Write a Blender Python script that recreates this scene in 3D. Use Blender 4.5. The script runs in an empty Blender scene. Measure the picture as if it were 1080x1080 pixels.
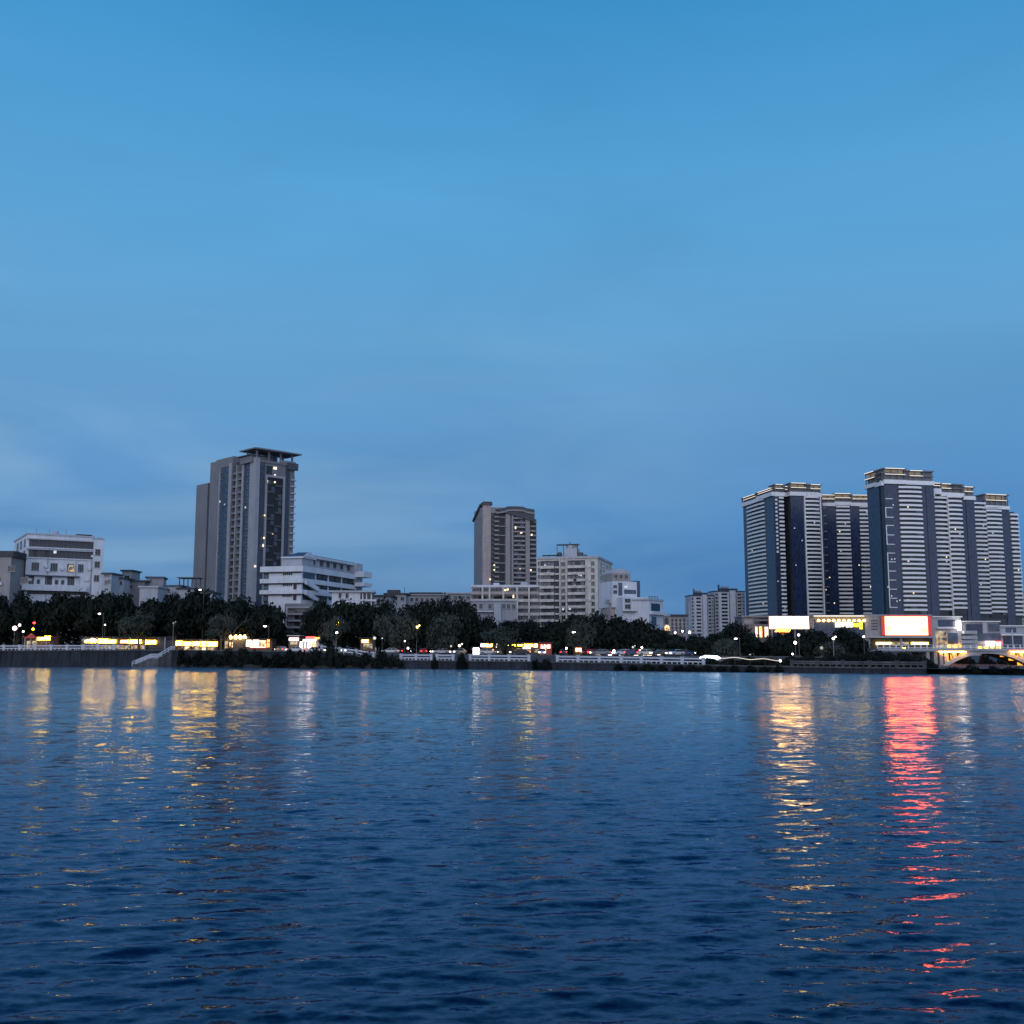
import bpy, bmesh, math, random
import numpy as np
from mathutils import Vector, Matrix
random.seed(7); rng = np.random.default_rng(11)
C = bpy.context.scene.collection
PI = math.pi; R = math.radians
# ------------------------------------------------------------------ camera geometry (photo is 1080 px square)
F = 1132.0; CH = 4.0; PITCH = math.atan(146/F)
sp, cp = math.sin(PITCH), math.cos(PITCH)
def kx(px, py): return ((px-540)/F)/(cp-((540-py)/F)*sp)          # X/Y of a sight line
def kz(py):
    v = (540-py)/F
    return (sp+v*cp)/(cp-v*sp)                                     # (Z-CH)/Y of a sight line
def at(px, py, Y): return Vector((kx(px,py)*Y, Y, CH+kz(py)*Y))
def lerp(tab, x):
    if x <= tab[0][0]: return tab[0][1]
    for (a, b), (c, d) in zip(tab, tab[1:]):
        if x <= c: return b+(d-b)*(x-a)/(c-a)
    return tab[-1][1]
# far bank: where the water meets the quay, quay height and street height along it
SHORE = [(-400,702.6),(0,703),(180,703),(300,704.2),(420,705),(540,706),(660,707.3),(780,708.8),(900,710),(990,711),(1080,712),(1500,714)]
def shoreY(px): return -CH/kz(lerp(SHORE, px))
QUAY = [(0,686.9),(180,686.2),(300,687.5),(345,689),(420,697),(540,698.3),(660,700.3),(780,703),(900,704.8),(990,705.5),(1500,706)]
def quayZ(px): return CH+kz(lerp(QUAY, px))*shoreY(px)
STREET = [(180,3.95),(420,3.1),(540,2.9),(900,2.6),(940,2.4),(985,.75)]
def streetZ(px): return lerp(STREET, px)
# ------------------------------------------------------------------ materials
M = {}
def nt(name):
    m = bpy.data.materials.new(name); m.use_nodes = True; t = m.node_tree
    M[name] = m
    return m, t, t.nodes['Principled BSDF']
def mat(name, col, rough=0.8, var=0.18, scale=0.6, streak=0.0, metal=0.0, spec=None):
    m, t, b = nt(name)
    b.inputs['Roughness'].default_value = rough; b.inputs['Metallic'].default_value = metal
    if spec is not None: b.inputs['Specular IOR Level'].default_value = spec
    tc = t.nodes.new('ShaderNodeTexCoord'); n = t.nodes.new('ShaderNodeTexNoise')
    n.inputs['Scale'].default_value = scale; n.inputs['Detail'].default_value = 6
    t.links.new(tc.outputs['Object'], n.inputs['Vector'])
    r = t.nodes.new('ShaderNodeMapRange'); r.inputs[1].default_value = .3; r.inputs[2].default_value = .7
    r.inputs[3].default_value = 1-var; r.inputs[4].default_value = 1+var*.5
    t.links.new(n.outputs['Fac'], r.inputs[0])
    fac = r.outputs[0]
    if streak:
        mp = t.nodes.new('ShaderNodeMapping'); mp.inputs['Scale'].default_value = (1.3,1.3,.06)
        t.links.new(tc.outputs['Object'], mp.inputs[0])
        n2 = t.nodes.new('ShaderNodeTexNoise'); n2.inputs['Scale'].default_value = 1.0; n2.inputs['Detail'].default_value = 4
        t.links.new(mp.outputs[0], n2.inputs['Vector'])
        r2 = t.nodes.new('ShaderNodeMapRange'); r2.inputs[1].default_value = .42; r2.inputs[2].default_value = .68
        r2.inputs[3].default_value = 1; r2.inputs[4].default_value = 1-streak
        t.links.new(n2.outputs['Fac'], r2.inputs[0])
        mu = t.nodes.new('ShaderNodeMath'); mu.operation = 'MULTIPLY'
        t.links.new(fac, mu.inputs[0]); t.links.new(r2.outputs[0], mu.inputs[1]); fac = mu.outputs[0]
    vm = t.nodes.new('ShaderNodeVectorMath'); vm.operation = 'SCALE'; vm.inputs[0].default_value = col
    t.links.new(fac, vm.inputs['Scale']); t.links.new(vm.outputs[0], b.inputs['Base Color'])
    return m
def emit(name, col, s, vary=0, lo=.25, col2=None):
    m, t, b = nt(name)
    b.inputs['Base Color'].default_value = (.05,.05,.05,1)
    b.inputs['Emission Color'].default_value = (*col,1); b.inputs['Emission Strength'].default_value = s
    if vary:                                           # tubes, posters and goods: the glow is uneven
        tc = t.nodes.new('ShaderNodeTexCoord'); n = t.nodes.new('ShaderNodeTexNoise'); n.inputs['Scale'].default_value = vary; n.inputs['Detail'].default_value = 3
        t.links.new(tc.outputs['Object'], n.inputs['Vector']); r = t.nodes.new('ShaderNodeMapRange')
        r.inputs[1].default_value = .36; r.inputs[2].default_value = .66; r.inputs[3].default_value = s*lo; r.inputs[4].default_value = s*1.5
        t.links.new(n.outputs['Fac'], r.inputs[0]); t.links.new(r.outputs[0], b.inputs['Emission Strength'])
        if col2:
            mx = t.nodes.new('ShaderNodeMix'); mx.data_type = 'RGBA'; mx.inputs[6].default_value = (*col2,1); mx.inputs[7].default_value = (*col,1)
            n2 = t.nodes.new('ShaderNodeTexNoise'); n2.inputs['Scale'].default_value = vary*.7; t.links.new(tc.outputs['Object'], n2.inputs['Vector'])
            r2 = t.nodes.new('ShaderNodeMapRange'); r2.inputs[1].default_value = .4; r2.inputs[2].default_value = .6; t.links.new(n2.outputs['Fac'], r2.inputs[0])
            t.links.new(r2.outputs[0], mx.inputs[0]); t.links.new(mx.outputs[2], b.inputs['Emission Color'])
    return m
def curtain(name, col, rough=.18, fx=1.2, fz=3.0, line=1.6):
    """glass curtain wall: panes with slightly different tints and pale mullions"""
    m, t, b = nt(name)
    b.inputs['Roughness'].default_value = rough
    tc = t.nodes.new('ShaderNodeTexCoord'); mp = t.nodes.new('ShaderNodeMapping')
    mp.inputs['Rotation'].default_value = (R(90),0,0)
    cx = t.nodes.new('ShaderNodeSeparateXYZ'); t.links.new(tc.outputs['Object'], cx.inputs[0])
    ad = t.nodes.new('ShaderNodeMath'); t.links.new(cx.outputs[0], ad.inputs[0]); t.links.new(cx.outputs[1], ad.inputs[1])
    cb = t.nodes.new('ShaderNodeCombineXYZ'); t.links.new(ad.outputs[0], cb.inputs[0]); t.links.new(cx.outputs[2], cb.inputs[1])
    br = t.nodes.new('ShaderNodeTexBrick'); br.offset = 0; br.inputs['Scale'].default_value = 1
    br.inputs['Brick Width'].default_value = fx; br.inputs['Row Height'].default_value = fz
    br.inputs['Mortar Size'].default_value = .07; br.inputs['Bias'].default_value = 0
    br.inputs['Color1'].default_value = (*[c*.6 for c in col],1); br.inputs['Color2'].default_value = (*[c*1.35 for c in col],1)
    br.inputs['Mortar'].default_value = (*[c*line for c in col],1)
    t.links.new(cb.outputs[0], br.inputs['Vector']); t.links.new(br.outputs['Color'], b.inputs['Base Color'])
    return m
mat('white_plaster', (.62,.64,.68), .85, .12, .25, .13)
mat('pale_plaster', (.42,.44,.48), .85, .14, .25, .15)
mat('cream_plaster', (.62,.58,.52), .85, .16, .3, .25)
mat('pink_plaster', (.44,.36,.34), .85, .14, .2, .2)
mat('tan_wall', (.31,.285,.28), .85, .14, .12, .15)
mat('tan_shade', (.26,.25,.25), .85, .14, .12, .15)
mat('grey_wall', (.175,.175,.185), .8, .12, .1, .12)
mat('grey_pale', (.31,.31,.33), .8, .12, .2, .12)
mat('grey_dark', (.06,.065,.075), .6, .2, .3)
mat('roof_dark', (.05,.055,.06), .8, .25, .5)
mat('roof_blue', (.05,.08,.14), .6, .25, .5)
mat('slab_white', (.76,.76,.75), .8, .08, .1)
mat('interior', (.008,.009,.012), .5, .5, .4)
mat('interior_grey', (.05,.052,.06), .6, .6, .6)
mat('glass_dark', (.012,.017,.026), .12, .7, .35)
mat('glass_blue', (.05,.075,.12), .15, .6, .5)
curtain('curtain_navy', (.022,.034,.072),.22)
curtain('curtain_room', (.012,.014,.019), .3, 2.1, 3.02, 2.5)
curtain('curtain_left', (.028,.037,.058), .2, .9, 1.5, 1.5)
mat('concrete', (.11,.115,.12), .9, .3, .4, .45)
mat('quay_stone', (.027,.035,.046), .9, .5, .35, .6)
mat('rail_white', (.55,.58,.63), .6, .1, 2)
mat('metal_grey', (.22,.23,.25), .45, .1, 2, metal=.3)
mat('metal_dark', (.05,.05,.055), .5, .2, 2)
mat('bark', (.045,.038,.03), .95, .4, 3)
mat('bark_pale', (.12,.11,.10), .95, .3, 3)
mat('asphalt', (.045,.046,.05), .9, .25, .6)
mat('paving', (.055,.056,.058), .9, .25, .8)
mat('soil', (.035,.034,.028), 1, .4, .5)
mat('brown_panel', (.16,.10,.07), .7, .3, 1)
mat('red_panel', (.42,.07,.06), .6, .2, 1)
mat('awning_red', (.40,.06,.05), .7, .2, 1)
mat('canvas', (.65,.65,.64), .8, .1, 1)
mat('tank', (.42,.43,.45), .5, .2, 1)
mat('rubber', (.015,.015,.015), .8, .2, 4)
for i, c in enumerate([(.6,.6,.6),(.03,.03,.035),(.22,.23,.25),(.30,.03,.03),(.05,.08,.18),(.55,.55,.52)]):
    mat('car_paint_%d' % i, c, .3, .03, 1)
def leaf(name, a, b2):
    m, t, b = nt(name)
    b.inputs['Roughness'].default_value = .7; b.inputs['Specular IOR Level'].default_value = .2
    g = t.nodes.new('ShaderNodeNewGeometry'); oi = t.nodes.new('ShaderNodeObjectInfo')
    ad = t.nodes.new('ShaderNodeMath'); ad.operation = 'MULTIPLY_ADD'
    t.links.new(oi.outputs['Random'], ad.inputs[0]); ad.inputs[1].default_value = .55
    mu = t.nodes.new('ShaderNodeMath'); mu.operation = 'MULTIPLY'; mu.inputs[1].default_value = .45
    t.links.new(g.outputs['Random Per Island'], mu.inputs[0]); t.links.new(mu.outputs[0], ad.inputs[2])
    mx = t.nodes.new('ShaderNodeMix'); mx.data_type = 'RGBA'
    mx.inputs[6].default_value = (*a,1); mx.inputs[7].default_value = (*b2,1)
    t.links.new(ad.outputs[0], mx.inputs[0]); t.links.new(mx.outputs[2], b.inputs['Base Color'])
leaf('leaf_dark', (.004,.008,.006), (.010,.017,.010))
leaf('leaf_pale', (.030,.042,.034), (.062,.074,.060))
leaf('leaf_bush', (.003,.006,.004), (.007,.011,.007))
emit('lamp_white', (1,.93,.84), 10); emit('lamp_warm', (1,.58,.16), 24); emit('lamp_pink', (1,.75,.78), 5)
emit('sign_warm', (1,.53,.010), 60, 1.5, .12, (1,.42,.02)); emit('sign_white', (1,.78,.54), 6); emit('sign_amber', (1,.66,.03), 3.5, 1.2, .3); emit('sign_yellow', (1,.62,.012), 30)
emit('sign_orange', (1,.34,.04), 8, 1.5); emit('sign_red', (1,.05,.05), 5); emit('sign_pink', (1,.35,.40), 3)
emit('shop_light', (1,.78,.48), 1.8, 1.3, .05, (1,.5,.2)); emit('shop_glow', (1,.62,.28), .5, 1.1, .03, (.9,.8,.55)); emit('sign_cold', (.75,.86,1), 7); emit('sign_blue', (.1,.25,1), 1.6)
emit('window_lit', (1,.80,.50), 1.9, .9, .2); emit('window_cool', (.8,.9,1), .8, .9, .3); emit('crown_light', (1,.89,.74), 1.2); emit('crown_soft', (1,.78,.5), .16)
emit('led_white', (1,.97,.94), .9); emit('billboard_white', (1,.52,.20), 14)
emit('screen_face', (1,.085,.040), 26); emit('screen_halo', (1,.06,.05), .5); emit('screen_yellow', (1,.62,.05), 12)
emit('bridge_glow', (1,.42,.06), 1.6); emit('bridge_flood', (1,.40,.05), 55); emit('car_head', (1,.93,.8), 9); emit('car_tail', (1,.04,.04), 5)
# ------------------------------------------------------------------ mesh builder
class MB:
    def __init__(s): s.v=[]; s.f=[]; s.m=[]
    def add(s, vs, fs, mi=0):
        o=len(s.v); s.v+= [tuple(v) for v in vs]; s.f+=[tuple(i+o for i in f) for f in fs]; s.m+=[mi]*len(fs)
    def box(s, x0,x1,y0,y1,z0,z1, mi=0):
        s.add([(x0,y0,z0),(x1,y0,z0),(x1,y1,z0),(x0,y1,z0),(x0,y0,z1),(x1,y0,z1),(x1,y1,z1),(x0,y1,z1)],
              [(0,3,2,1),(4,5,6,7),(0,1,5,4),(1,2,6,5),(2,3,7,6),(3,0,4,7)], mi); return s
    def prism(s, poly, z0, z1, mi=0):                  # poly counter-clockwise in plan
        n=len(poly); vs=[(x,y,z0) for x,y in poly]+[(x,y,z1) for x,y in poly]
        fs=[tuple(range(n-1,-1,-1)), tuple(range(n,2*n))]+[(i,(i+1)%n,(i+1)%n+n,i+n) for i in range(n)]
        s.add(vs,fs,mi); return s
    def slab(s, poly, y0, y1, mi=0):                   # poly in x,z extruded along y
        n=len(poly); vs=[(x,y0,z) for x,z in poly]+[(x,y1,z) for x,z in poly]
        fs=[tuple(range(n)), tuple(range(2*n-1,n-1,-1))]+[((i+1)%n,i,i+n,(i+1)%n+n) for i in range(n)]
        s.add(vs,fs,mi); return s
    def tube(s, p, q, r0, r1=None, n=7, mi=0, cap=True):
        r1 = r0 if r1 is None else r1
        p=Vector(p); q=Vector(q); d=(q-p)
        if d.length<1e-6: return s
        d.normalize(); u=d.orthogonal().normalized(); w=d.cross(u)
        vs=[]
        for c,r in ((p,r0),(q,r1)):
            for i in range(n):
                a=2*PI*i/n; vs.append(c+u*(r*math.cos(a))+w*(r*math.sin(a)))
        fs=[(i,(i+1)%n,(i+1)%n+n,i+n) for i in range(n)]
        if cap: fs+=[tuple(range(n-1,-1,-1)), tuple(range(n,2*n))]
        s.add(vs,fs,mi); return s
    def ball(s, c, rx, ry, rz, nu=10, nv=6, mi=0):
        vs=[(c[0],c[1],c[2]-rz)]
        for j in range(1,nv):
            t=-PI/2+PI*j/nv
            for i in range(nu):
                a=2*PI*i/nu; vs.append((c[0]+rx*math.cos(t)*math.cos(a), c[1]+ry*math.cos(t)*math.sin(a), c[2]+rz*math.sin(t)))
        vs.append((c[0],c[1],c[2]+rz)); L=len(vs)-1; fs=[]
        for i in range(nu): fs.append((0,1+(i+1)%nu,1+i)); fs.append((L,L-nu+i,L-nu+(i+1)%nu))
        for j in range(nv-2):
            for i in range(nu):
                a=1+j*nu+i; b=1+j*nu+(i+1)%nu; fs.append((a,b,b+nu,a+nu))
        s.add(vs,fs,mi); return s
    def cone(s, c, r0, r1, h, n=12, mi=0): return s.tube(c,(c[0],c[1],c[2]+h),r0,max(r1,.01),n,mi)
    def mesh(s, name, mats):
        me=bpy.data.meshes.new(name); me.from_pydata(s.v,[],s.f)
        for m in mats: me.materials.append(M[m] if isinstance(m,str) else m)
        if len(mats)>1: me.polygons.foreach_set('material_index', s.m)
        me.update(); return me
    def build(s, name, mats, parent=None, loc=(0,0,0), rz=0):
        if isinstance(mats,str): mats=[mats]
        return put(name, s.mesh(name, mats), parent, loc, rz)
def put(name, me, parent=None, loc=(0,0,0), rz=0):
    o=bpy.data.objects.new(name, me); C.objects.link(o); o.location=loc; o.rotation_euler=(0,0,rz)
    if parent is not None: o.parent=parent
    return o
def tag(o, label=None, cat=None, group=None, kind=None):
    if label: o['label']=label
    if cat: o['category']=cat
    if group: o['group']=group
    if kind: o['kind']=kind
    return o
def thing(name, label, cat, loc, rz=0, group=None):
    o=bpy.data.objects.new(name,None); C.objects.link(o); o.empty_display_size=.5
    o.location=loc; o.rotation_euler=(0,0,rz); return tag(o,label,cat,group)
def kids(o): return [c for c in C.objects if c.parent==o]
def copy_tree(o, parent=None, ch=None):
    c=o.copy(); C.objects.link(c)
    if parent is not None: c.parent=parent
    for k in (kids(o) if ch is None else ch): copy_tree(k,c)
    return c
# ------------------------------------------------------------------ buildings set out from sight lines
class B:
    def __init__(s, name, label, cat, px, Y, a=0, py=640, gz=3.2, group=None):
        s.py=py; s.a=R(a); s.ca=math.cos(s.a); s.sa=math.sin(s.a); s.gz=gz
        s.ox=kx(px,py)*Y; s.oy=Y
        s.root=thing(name,label,cat,(s.ox,Y,gz),s.a,group); s.cnt={}; s.rest={}
    def x(s, px, ly=0, py=None):
        k=kx(px,py or s.py); return (k*(s.oy+ly*s.ca)-s.ox+ly*s.sa)/(s.ca-k*s.sa)
    def y(s, px, lx=0, py=None):
        k=kx(px,py or s.py); return (s.ox+lx*s.ca-k*(s.oy+lx*s.sa))/(s.sa+k*s.ca)
    def z(s, py, lx=0, ly=0): return CH+kz(py)*(s.oy+lx*s.sa+ly*s.ca)-s.gz
    def part(s, name, mb, mats): return mb.build(name, mats, s.root)
    def box(s, name, mats, *b): return MB().box(*b).build(name, mats, s.root)
    # faces: F front (normal -y, off = y), L left (normal -x, off = x), K right (normal +x, off = x)
    def fl(s, face, c0, c1, off):
        if face=='F': return (c0,off),0
        if face=='L': return (off,c1),-PI/2
        return (off,c0),PI/2
    def c(s, face, px, off=0, py=None): return s.x(px,off,py) if face=='F' else s.y(px,off,py)
    def zf(s, face, py, c, off): return s.z(py,c,off) if face=='F' else s.z(py,off,c)
    def put(s, name, me, face, c0, c1, off, z, lim=95):
        (lx,ly),rz=s.fl(face,c0,c1,off)
        n=s.cnt.get(name,0)
        s.cnt[name]=n+1
        if n>=lim:                                    # more of one part than are kept apart: one mesh
            mb=s.rest.setdefault(name,(MB(),me))[0]
            mt=Matrix.Translation((lx,ly,z))@Matrix.Rotation(rz,4,'Z')
            mb.add([mt@v.co for v in me.vertices],[tuple(p.vertices) for p in me.polygons],0)
            k=len(me.polygons); mb.m[-k:]=[p.material_index for p in me.polygons]
            return None
        return put(name, me, s.root, (lx,ly,z), rz)
    def done(s):
        for n,(mb,me) in s.rest.items():
            o=put(n, mb.mesh(n,[m for m in me.materials]), s.root); o['kind']='stuff'
def win_mesh(w,h,frame='grey_pale',glass='glass_dark',mull=1,t=.09,sill=True):
    mb=MB(); d=.10
    mb.box(0,w,-.02,0,0,h,1)
    mb.box(0,w,-d,-.021,0,t); mb.box(0,w,-d,-.021,h-t,h); mb.box(0,t,-d,-.021,t,h-t); mb.box(w-t,w,-d,-.021,t,h-t)
    for i in range(mull):
        x=w*(i+1)/(mull+1); mb.box(x-t/2,x+t/2,-d*.8,-.021,t,h-t)
    if sill: mb.box(-.1,w+.1,-.22,0,-.12,-.002)
    return mb.mesh('window',[frame,glass])
def bow_mesh(w,d,h,mat_='slab_white',bow=.5,n=5,thick=None):
    """a balcony: floor slab with a solid curved parapet"""
    pts=[(0,0)]+[(w*i/n, -d-bow*math.sin(PI*i/n)) for i in range(n+1)]+[(w,0)]
    poly=pts
    mb=MB().prism(poly,0,.22)
    inner=[(min(max(x,.15),w-.15), min(y+.15,0)) for x,y in pts]
    # parapet as a thin curved wall
    for (p,q,pi,qi) in zip(pts,pts[1:],inner,inner[1:]):
        mb.prism([pi,p,q,qi][::1],.221,h)
    return mb.mesh('balcony',[mat_])
def plain_balcony(w,d,h,mat_='slab_white'):
    mb=MB().box(0,w,-d,0,0,.2); mb.box(0,w,-d,-d+.12,.201,h); mb.box(0,.12,-d+.121,0,.201,h); mb.box(w-.12,w,-d+.121,0,.201,h)
    return mb.mesh('balcony',[mat_])
def glyphs(mb, x0, x1, z0, z1, n, y0=-.25, y1=-.1, mi=0):
    """illegible sign lettering: one stroke cluster per character, as dense as in the photo"""
    w=(x1-x0)/n; h=z1-z0
    for i in range(n):
        a=x0+i*w+.08*w; b=a+.84*w; t=.13*h
        ks=sorted(random.sample([0,.22,.44,.66,.87],3))
        for k in ks:
            c0,c1=(a,b) if random.random()<.7 else (a+.2*w,b-.1*w)
            mb.box(c0,c1,y0,y1,z0+k*h,z0+k*h+t,mi)
        for q in random.sample([.05,.4,.75],2):
            mb.box(a+q*w*.95,a+q*w*.95+.13*w,y0-.01,y1-.01,z0,z1,mi)
# ------------------------------------------------------------------ world, sun, camera
sc=bpy.context.scene
W=bpy.data.worlds.new("World"); sc.world=W; W.use_nodes=True
t=W.node_tree; bg=t.nodes['Background']; bg.inputs['Strength'].default_value=.1
def N(kind, **kw):
    n=t.nodes.new(kind)
    for k,v in kw.items(): setattr(n,k,v)
    return n
def L(a,b): t.links.new(a,b)
SUN_EL, SUN_AZ = R(4), R(205)
sky=N('ShaderNodeTexSky'); sky.sky_type='NISHITA'; sky.sun_disc=False; sky.sun_elevation=R(1.5); sky.sun_rotation=SUN_AZ
sky.ozone_density=6; sky.air_density=1.0; sky.dust_density=.6
tc=N('ShaderNodeTexCoord'); sx=N('ShaderNodeSeparateXYZ'); L(tc.outputs['Generated'],sx.inputs[0])
ramp=N('ShaderNodeValToRGB'); L(sx.outputs[2],ramp.inputs[0])
def lin(c): return tuple(((v/255)/12.92 if v/255<=.04045 else ((v/255+.055)/1.055)**2.4) for v in c)
stops=[(0,(66,116,174)),(.075,(74,127,181)),(.16,(88,144,196)),(.28,(97,159,206)),(.40,(87,160,211)),(.545,(60,142,198)),(.72,(34,94,168)),(1,(22,66,138))]
el=ramp.color_ramp.elements
while len(el)<len(stops): el.new(.5)
for e,(p,c) in zip(el,stops): e.position=p; e.color=(*lin(c),1)
# thin streaks of haze, stretched along the horizon
mp=N('ShaderNodeMapping'); mp.inputs['Scale'].default_value=(1.6,1.6,7.5); mp.inputs['Location'].default_value=(.3,.1,.4); L(tc.outputs['Generated'],mp.inputs[0])
cn=N('ShaderNodeTexNoise'); cn.inputs['Scale'].default_value=1.5; cn.inputs['Detail'].default_value=4; cn.inputs['Roughness'].default_value=.52; cn.inputs['Distortion'].default_value=.5
L(mp.outputs[0],cn.inputs['Vector'])
cr=N('ShaderNodeMapRange'); cr.inputs[1].default_value=.41; cr.inputs[2].default_value=.60; L(cn.outputs['Fac'],cr.inputs[0])
# more haze low and to the left
lo=N('ShaderNodeMapRange'); lo.interpolation_type='SMOOTHSTEP'; lo.inputs[1].default_value=.42; lo.inputs[2].default_value=.12; L(sx.outputs[2],lo.inputs[0])
lf=N('ShaderNodeMapRange'); lf.interpolation_type='SMOOTHSTEP'; lf.inputs[1].default_value=.50; lf.inputs[2].default_value=-.40; L(sx.outputs[0],lf.inputs[0])
m1=N('ShaderNodeMath',operation='MULTIPLY'); L(lo.outputs[0],m1.inputs[0]); L(lf.outputs[0],m1.inputs[1])
m2=N('ShaderNodeMath',operation='MULTIPLY_ADD'); L(cr.outputs[0],m2.inputs[0]); m2.inputs[1].default_value=.60; m2.inputs[2].default_value=.15
m3=N('ShaderNodeMath',operation='MULTIPLY'); L(m1.outputs[0],m3.inputs[0]); L(m2.outputs[0],m3.inputs[1])
mx=N('ShaderNodeMix',data_type='RGBA'); L(m3.outputs[0],mx.inputs[0]); L(ramp.outputs[0],mx.inputs[6]); mx.inputs[7].default_value=(*lin((128,168,203)),1)
# the afterglow in the west, behind the camera
gl=N('ShaderNodeMapRange'); gl.interpolation_type='SMOOTHSTEP'; gl.inputs[1].default_value=.15; gl.inputs[2].default_value=-.95; L(sx.outputs[1],gl.inputs[0])
gm=N('ShaderNodeMix',data_type='RGBA'); L(gl.outputs[0],gm.inputs[0]); L(mx.outputs[2],gm.inputs[6]); gm.inputs[7].default_value=(.80,.92,1.24,1)
vs=N('ShaderNodeVectorMath',operation='SCALE'); L(gm.outputs[2],vs.inputs[0])
mp2=N('ShaderNodeMapping'); mp2.inputs['Scale'].default_value=(1.1,1.1,4.2); mp2.inputs['Rotation'].default_value=(0,R(7),0); mp2.inputs['Location'].default_value=(1.3,.4,.9); L(tc.outputs['Generated'],mp2.inputs[0])
cn2=N('ShaderNodeTexNoise'); cn2.inputs['Scale'].default_value=2.0; cn2.inputs['Detail'].default_value=5; cn2.inputs['Roughness'].default_value=.5; cn2.inputs['Distortion'].default_value=.8; L(mp2.outputs[0],cn2.inputs['Vector'])
cm=N('ShaderNodeMapRange'); cm.inputs[1].default_value=.3; cm.inputs[2].default_value=.7; cm.inputs[3].default_value=9.6; cm.inputs[4].default_value=10.8; L(cn2.outputs['Fac'],cm.inputs[0]); L(cm.outputs[0],vs.inputs['Scale'])
ns=N('ShaderNodeVectorMath',operation='SCALE'); ns.inputs['Scale'].default_value=.06; L(sky.outputs[0],ns.inputs[0])
ad=N('ShaderNodeVectorMath',operation='ADD'); L(vs.outputs[0],ad.inputs[0]); L(ns.outputs[0],ad.inputs[1])
L(ad.outputs[0],bg.inputs['Color'])
sd=bpy.data.lights.new('sun','SUN'); sd.energy=.30; sd.angle=R(35); sd.color=(1,.86,.74)
so=bpy.data.objects.new('sun',sd); C.objects.link(so)
so.rotation_euler=Vector((-math.sin(SUN_AZ)*math.cos(SUN_EL)*-1*-1, -math.cos(SUN_AZ)*math.cos(SUN_EL), -math.sin(SUN_EL)*3)).to_track_quat('-Z','Y').to_euler()
cd=bpy.data.cameras.new('camera'); cam=bpy.data.objects.new('camera',cd); C.objects.link(cam)
cd.sensor_width=36; cd.sensor_fit='HORIZONTAL'; cd.lens=36*F/1080; cd.clip_end=9000; cd.clip_start=.1
cam.location=(0,0,CH); cam.rotation_euler=(PI/2+PITCH,0,0); sc.camera=cam
sc.view_settings.view_transform='Standard'; sc.view_settings.look='None'; sc.view_settings.exposure=0; sc.view_settings.gamma=1
sc.cycles.use_denoising=True; sc.cycles.sample_clamp_indirect=6; sc.cycles.max_bounces=5; sc.cycles.diffuse_bounces=2; sc.cycles.glossy_bounces=3
sc.cycles.caustics_reflective=False
# ------------------------------------------------------------------ water: one sheet, waves as a sum of wind waves
m,t,b=nt('water')
b.inputs['Base Color'].default_value=(.0008,.012,.085,1); b.inputs['Specular Tint'].default_value=(.58,.80,1,1); b.inputs['IOR'].default_value=1.36
tc=N('ShaderNodeTexCoord'); geo=N('ShaderNodeNewGeometry')
def slope(scale, k, sxy=(.55,1), det=1):
    mp=N('ShaderNodeMapping'); mp.inputs['Scale'].default_value=(*sxy,1); mp.inputs['Rotation'].default_value=(0,0,R(8)); L(tc.outputs['Object'],mp.inputs[0])
    n=N('ShaderNodeTexNoise'); n.inputs['Scale'].default_value=scale; n.inputs['Detail'].default_value=det; L(mp.outputs[0],n.inputs['Vector'])
    s=N('ShaderNodeVectorMath',operation='SUBTRACT'); L(n.outputs['Color'],s.inputs[0]); s.inputs[1].default_value=(.5,.5,.5)
    q=N('ShaderNodeVectorMath',operation='MULTIPLY'); L(s.outputs[0],q.inputs[0]); q.inputs[1].default_value=(k*.6,k,0)
    return q.outputs[0]
def vadd(a,c):
    n=N('ShaderNodeVectorMath',operation='ADD'); L(a,n.inputs[0]); L(c,n.inputs[1]); return n.outputs[0]
yy=N('ShaderNodeSeparateXYZ'); L(tc.outputs['Object'],yy.inputs[0])
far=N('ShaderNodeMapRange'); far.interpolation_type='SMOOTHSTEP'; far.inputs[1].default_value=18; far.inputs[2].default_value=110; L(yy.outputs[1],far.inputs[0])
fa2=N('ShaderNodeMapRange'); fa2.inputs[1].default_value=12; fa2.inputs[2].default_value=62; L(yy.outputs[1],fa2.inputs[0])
fine=vadd(slope(3.4,.50,(.4,1),det=4),vadd(slope(10,.40,(.5,1),det=2),slope(24,.22,(.6,1))))
mid=vadd(vadd(slope(1.6,.46,(.45,1),det=2),slope(.6,.46,(.7,1),det=2)),slope(.25,.26,(1.2,1),det=2))
ba=N('ShaderNodeVectorMath',operation='ADD'); L(mid,ba.inputs[0]); ba.inputs[1].default_value=(0,-.035,0); mid=ba.outputs[0]
ms=N('ShaderNodeVectorMath',operation='SCALE'); L(mid,ms.inputs[0]); L(far.outputs[0],ms.inputs['Scale'])
sl=vadd(fine,ms.outputs[0])
# cat's paws: calmer and rougher patches
pm=N('ShaderNodeMapping'); pm.inputs['Scale'].default_value=(.012,.03,1); L(tc.outputs['Object'],pm.inputs[0])
pn=N('ShaderNodeTexNoise'); pn.inputs['Scale'].default_value=1; pn.inputs['Detail'].default_value=3; L(pm.outputs[0],pn.inputs['Vector'])
pr=N('ShaderNodeMapRange'); pr.inputs[1].default_value=.35; pr.inputs[2].default_value=.65; pr.inputs[3].default_value=.55; pr.inputs[4].default_value=1.25; L(pn.outputs['Fac'],pr.inputs[0])
sl2=N('ShaderNodeVectorMath',operation='SCALE'); L(sl,sl2.inputs[0]); L(pr.outputs[0],sl2.inputs['Scale'])
nn=N('ShaderNodeVectorMath',operation='NORMALIZE'); L(vadd(geo.outputs['Normal'],sl2.outputs[0]),nn.inputs[0]); 
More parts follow.
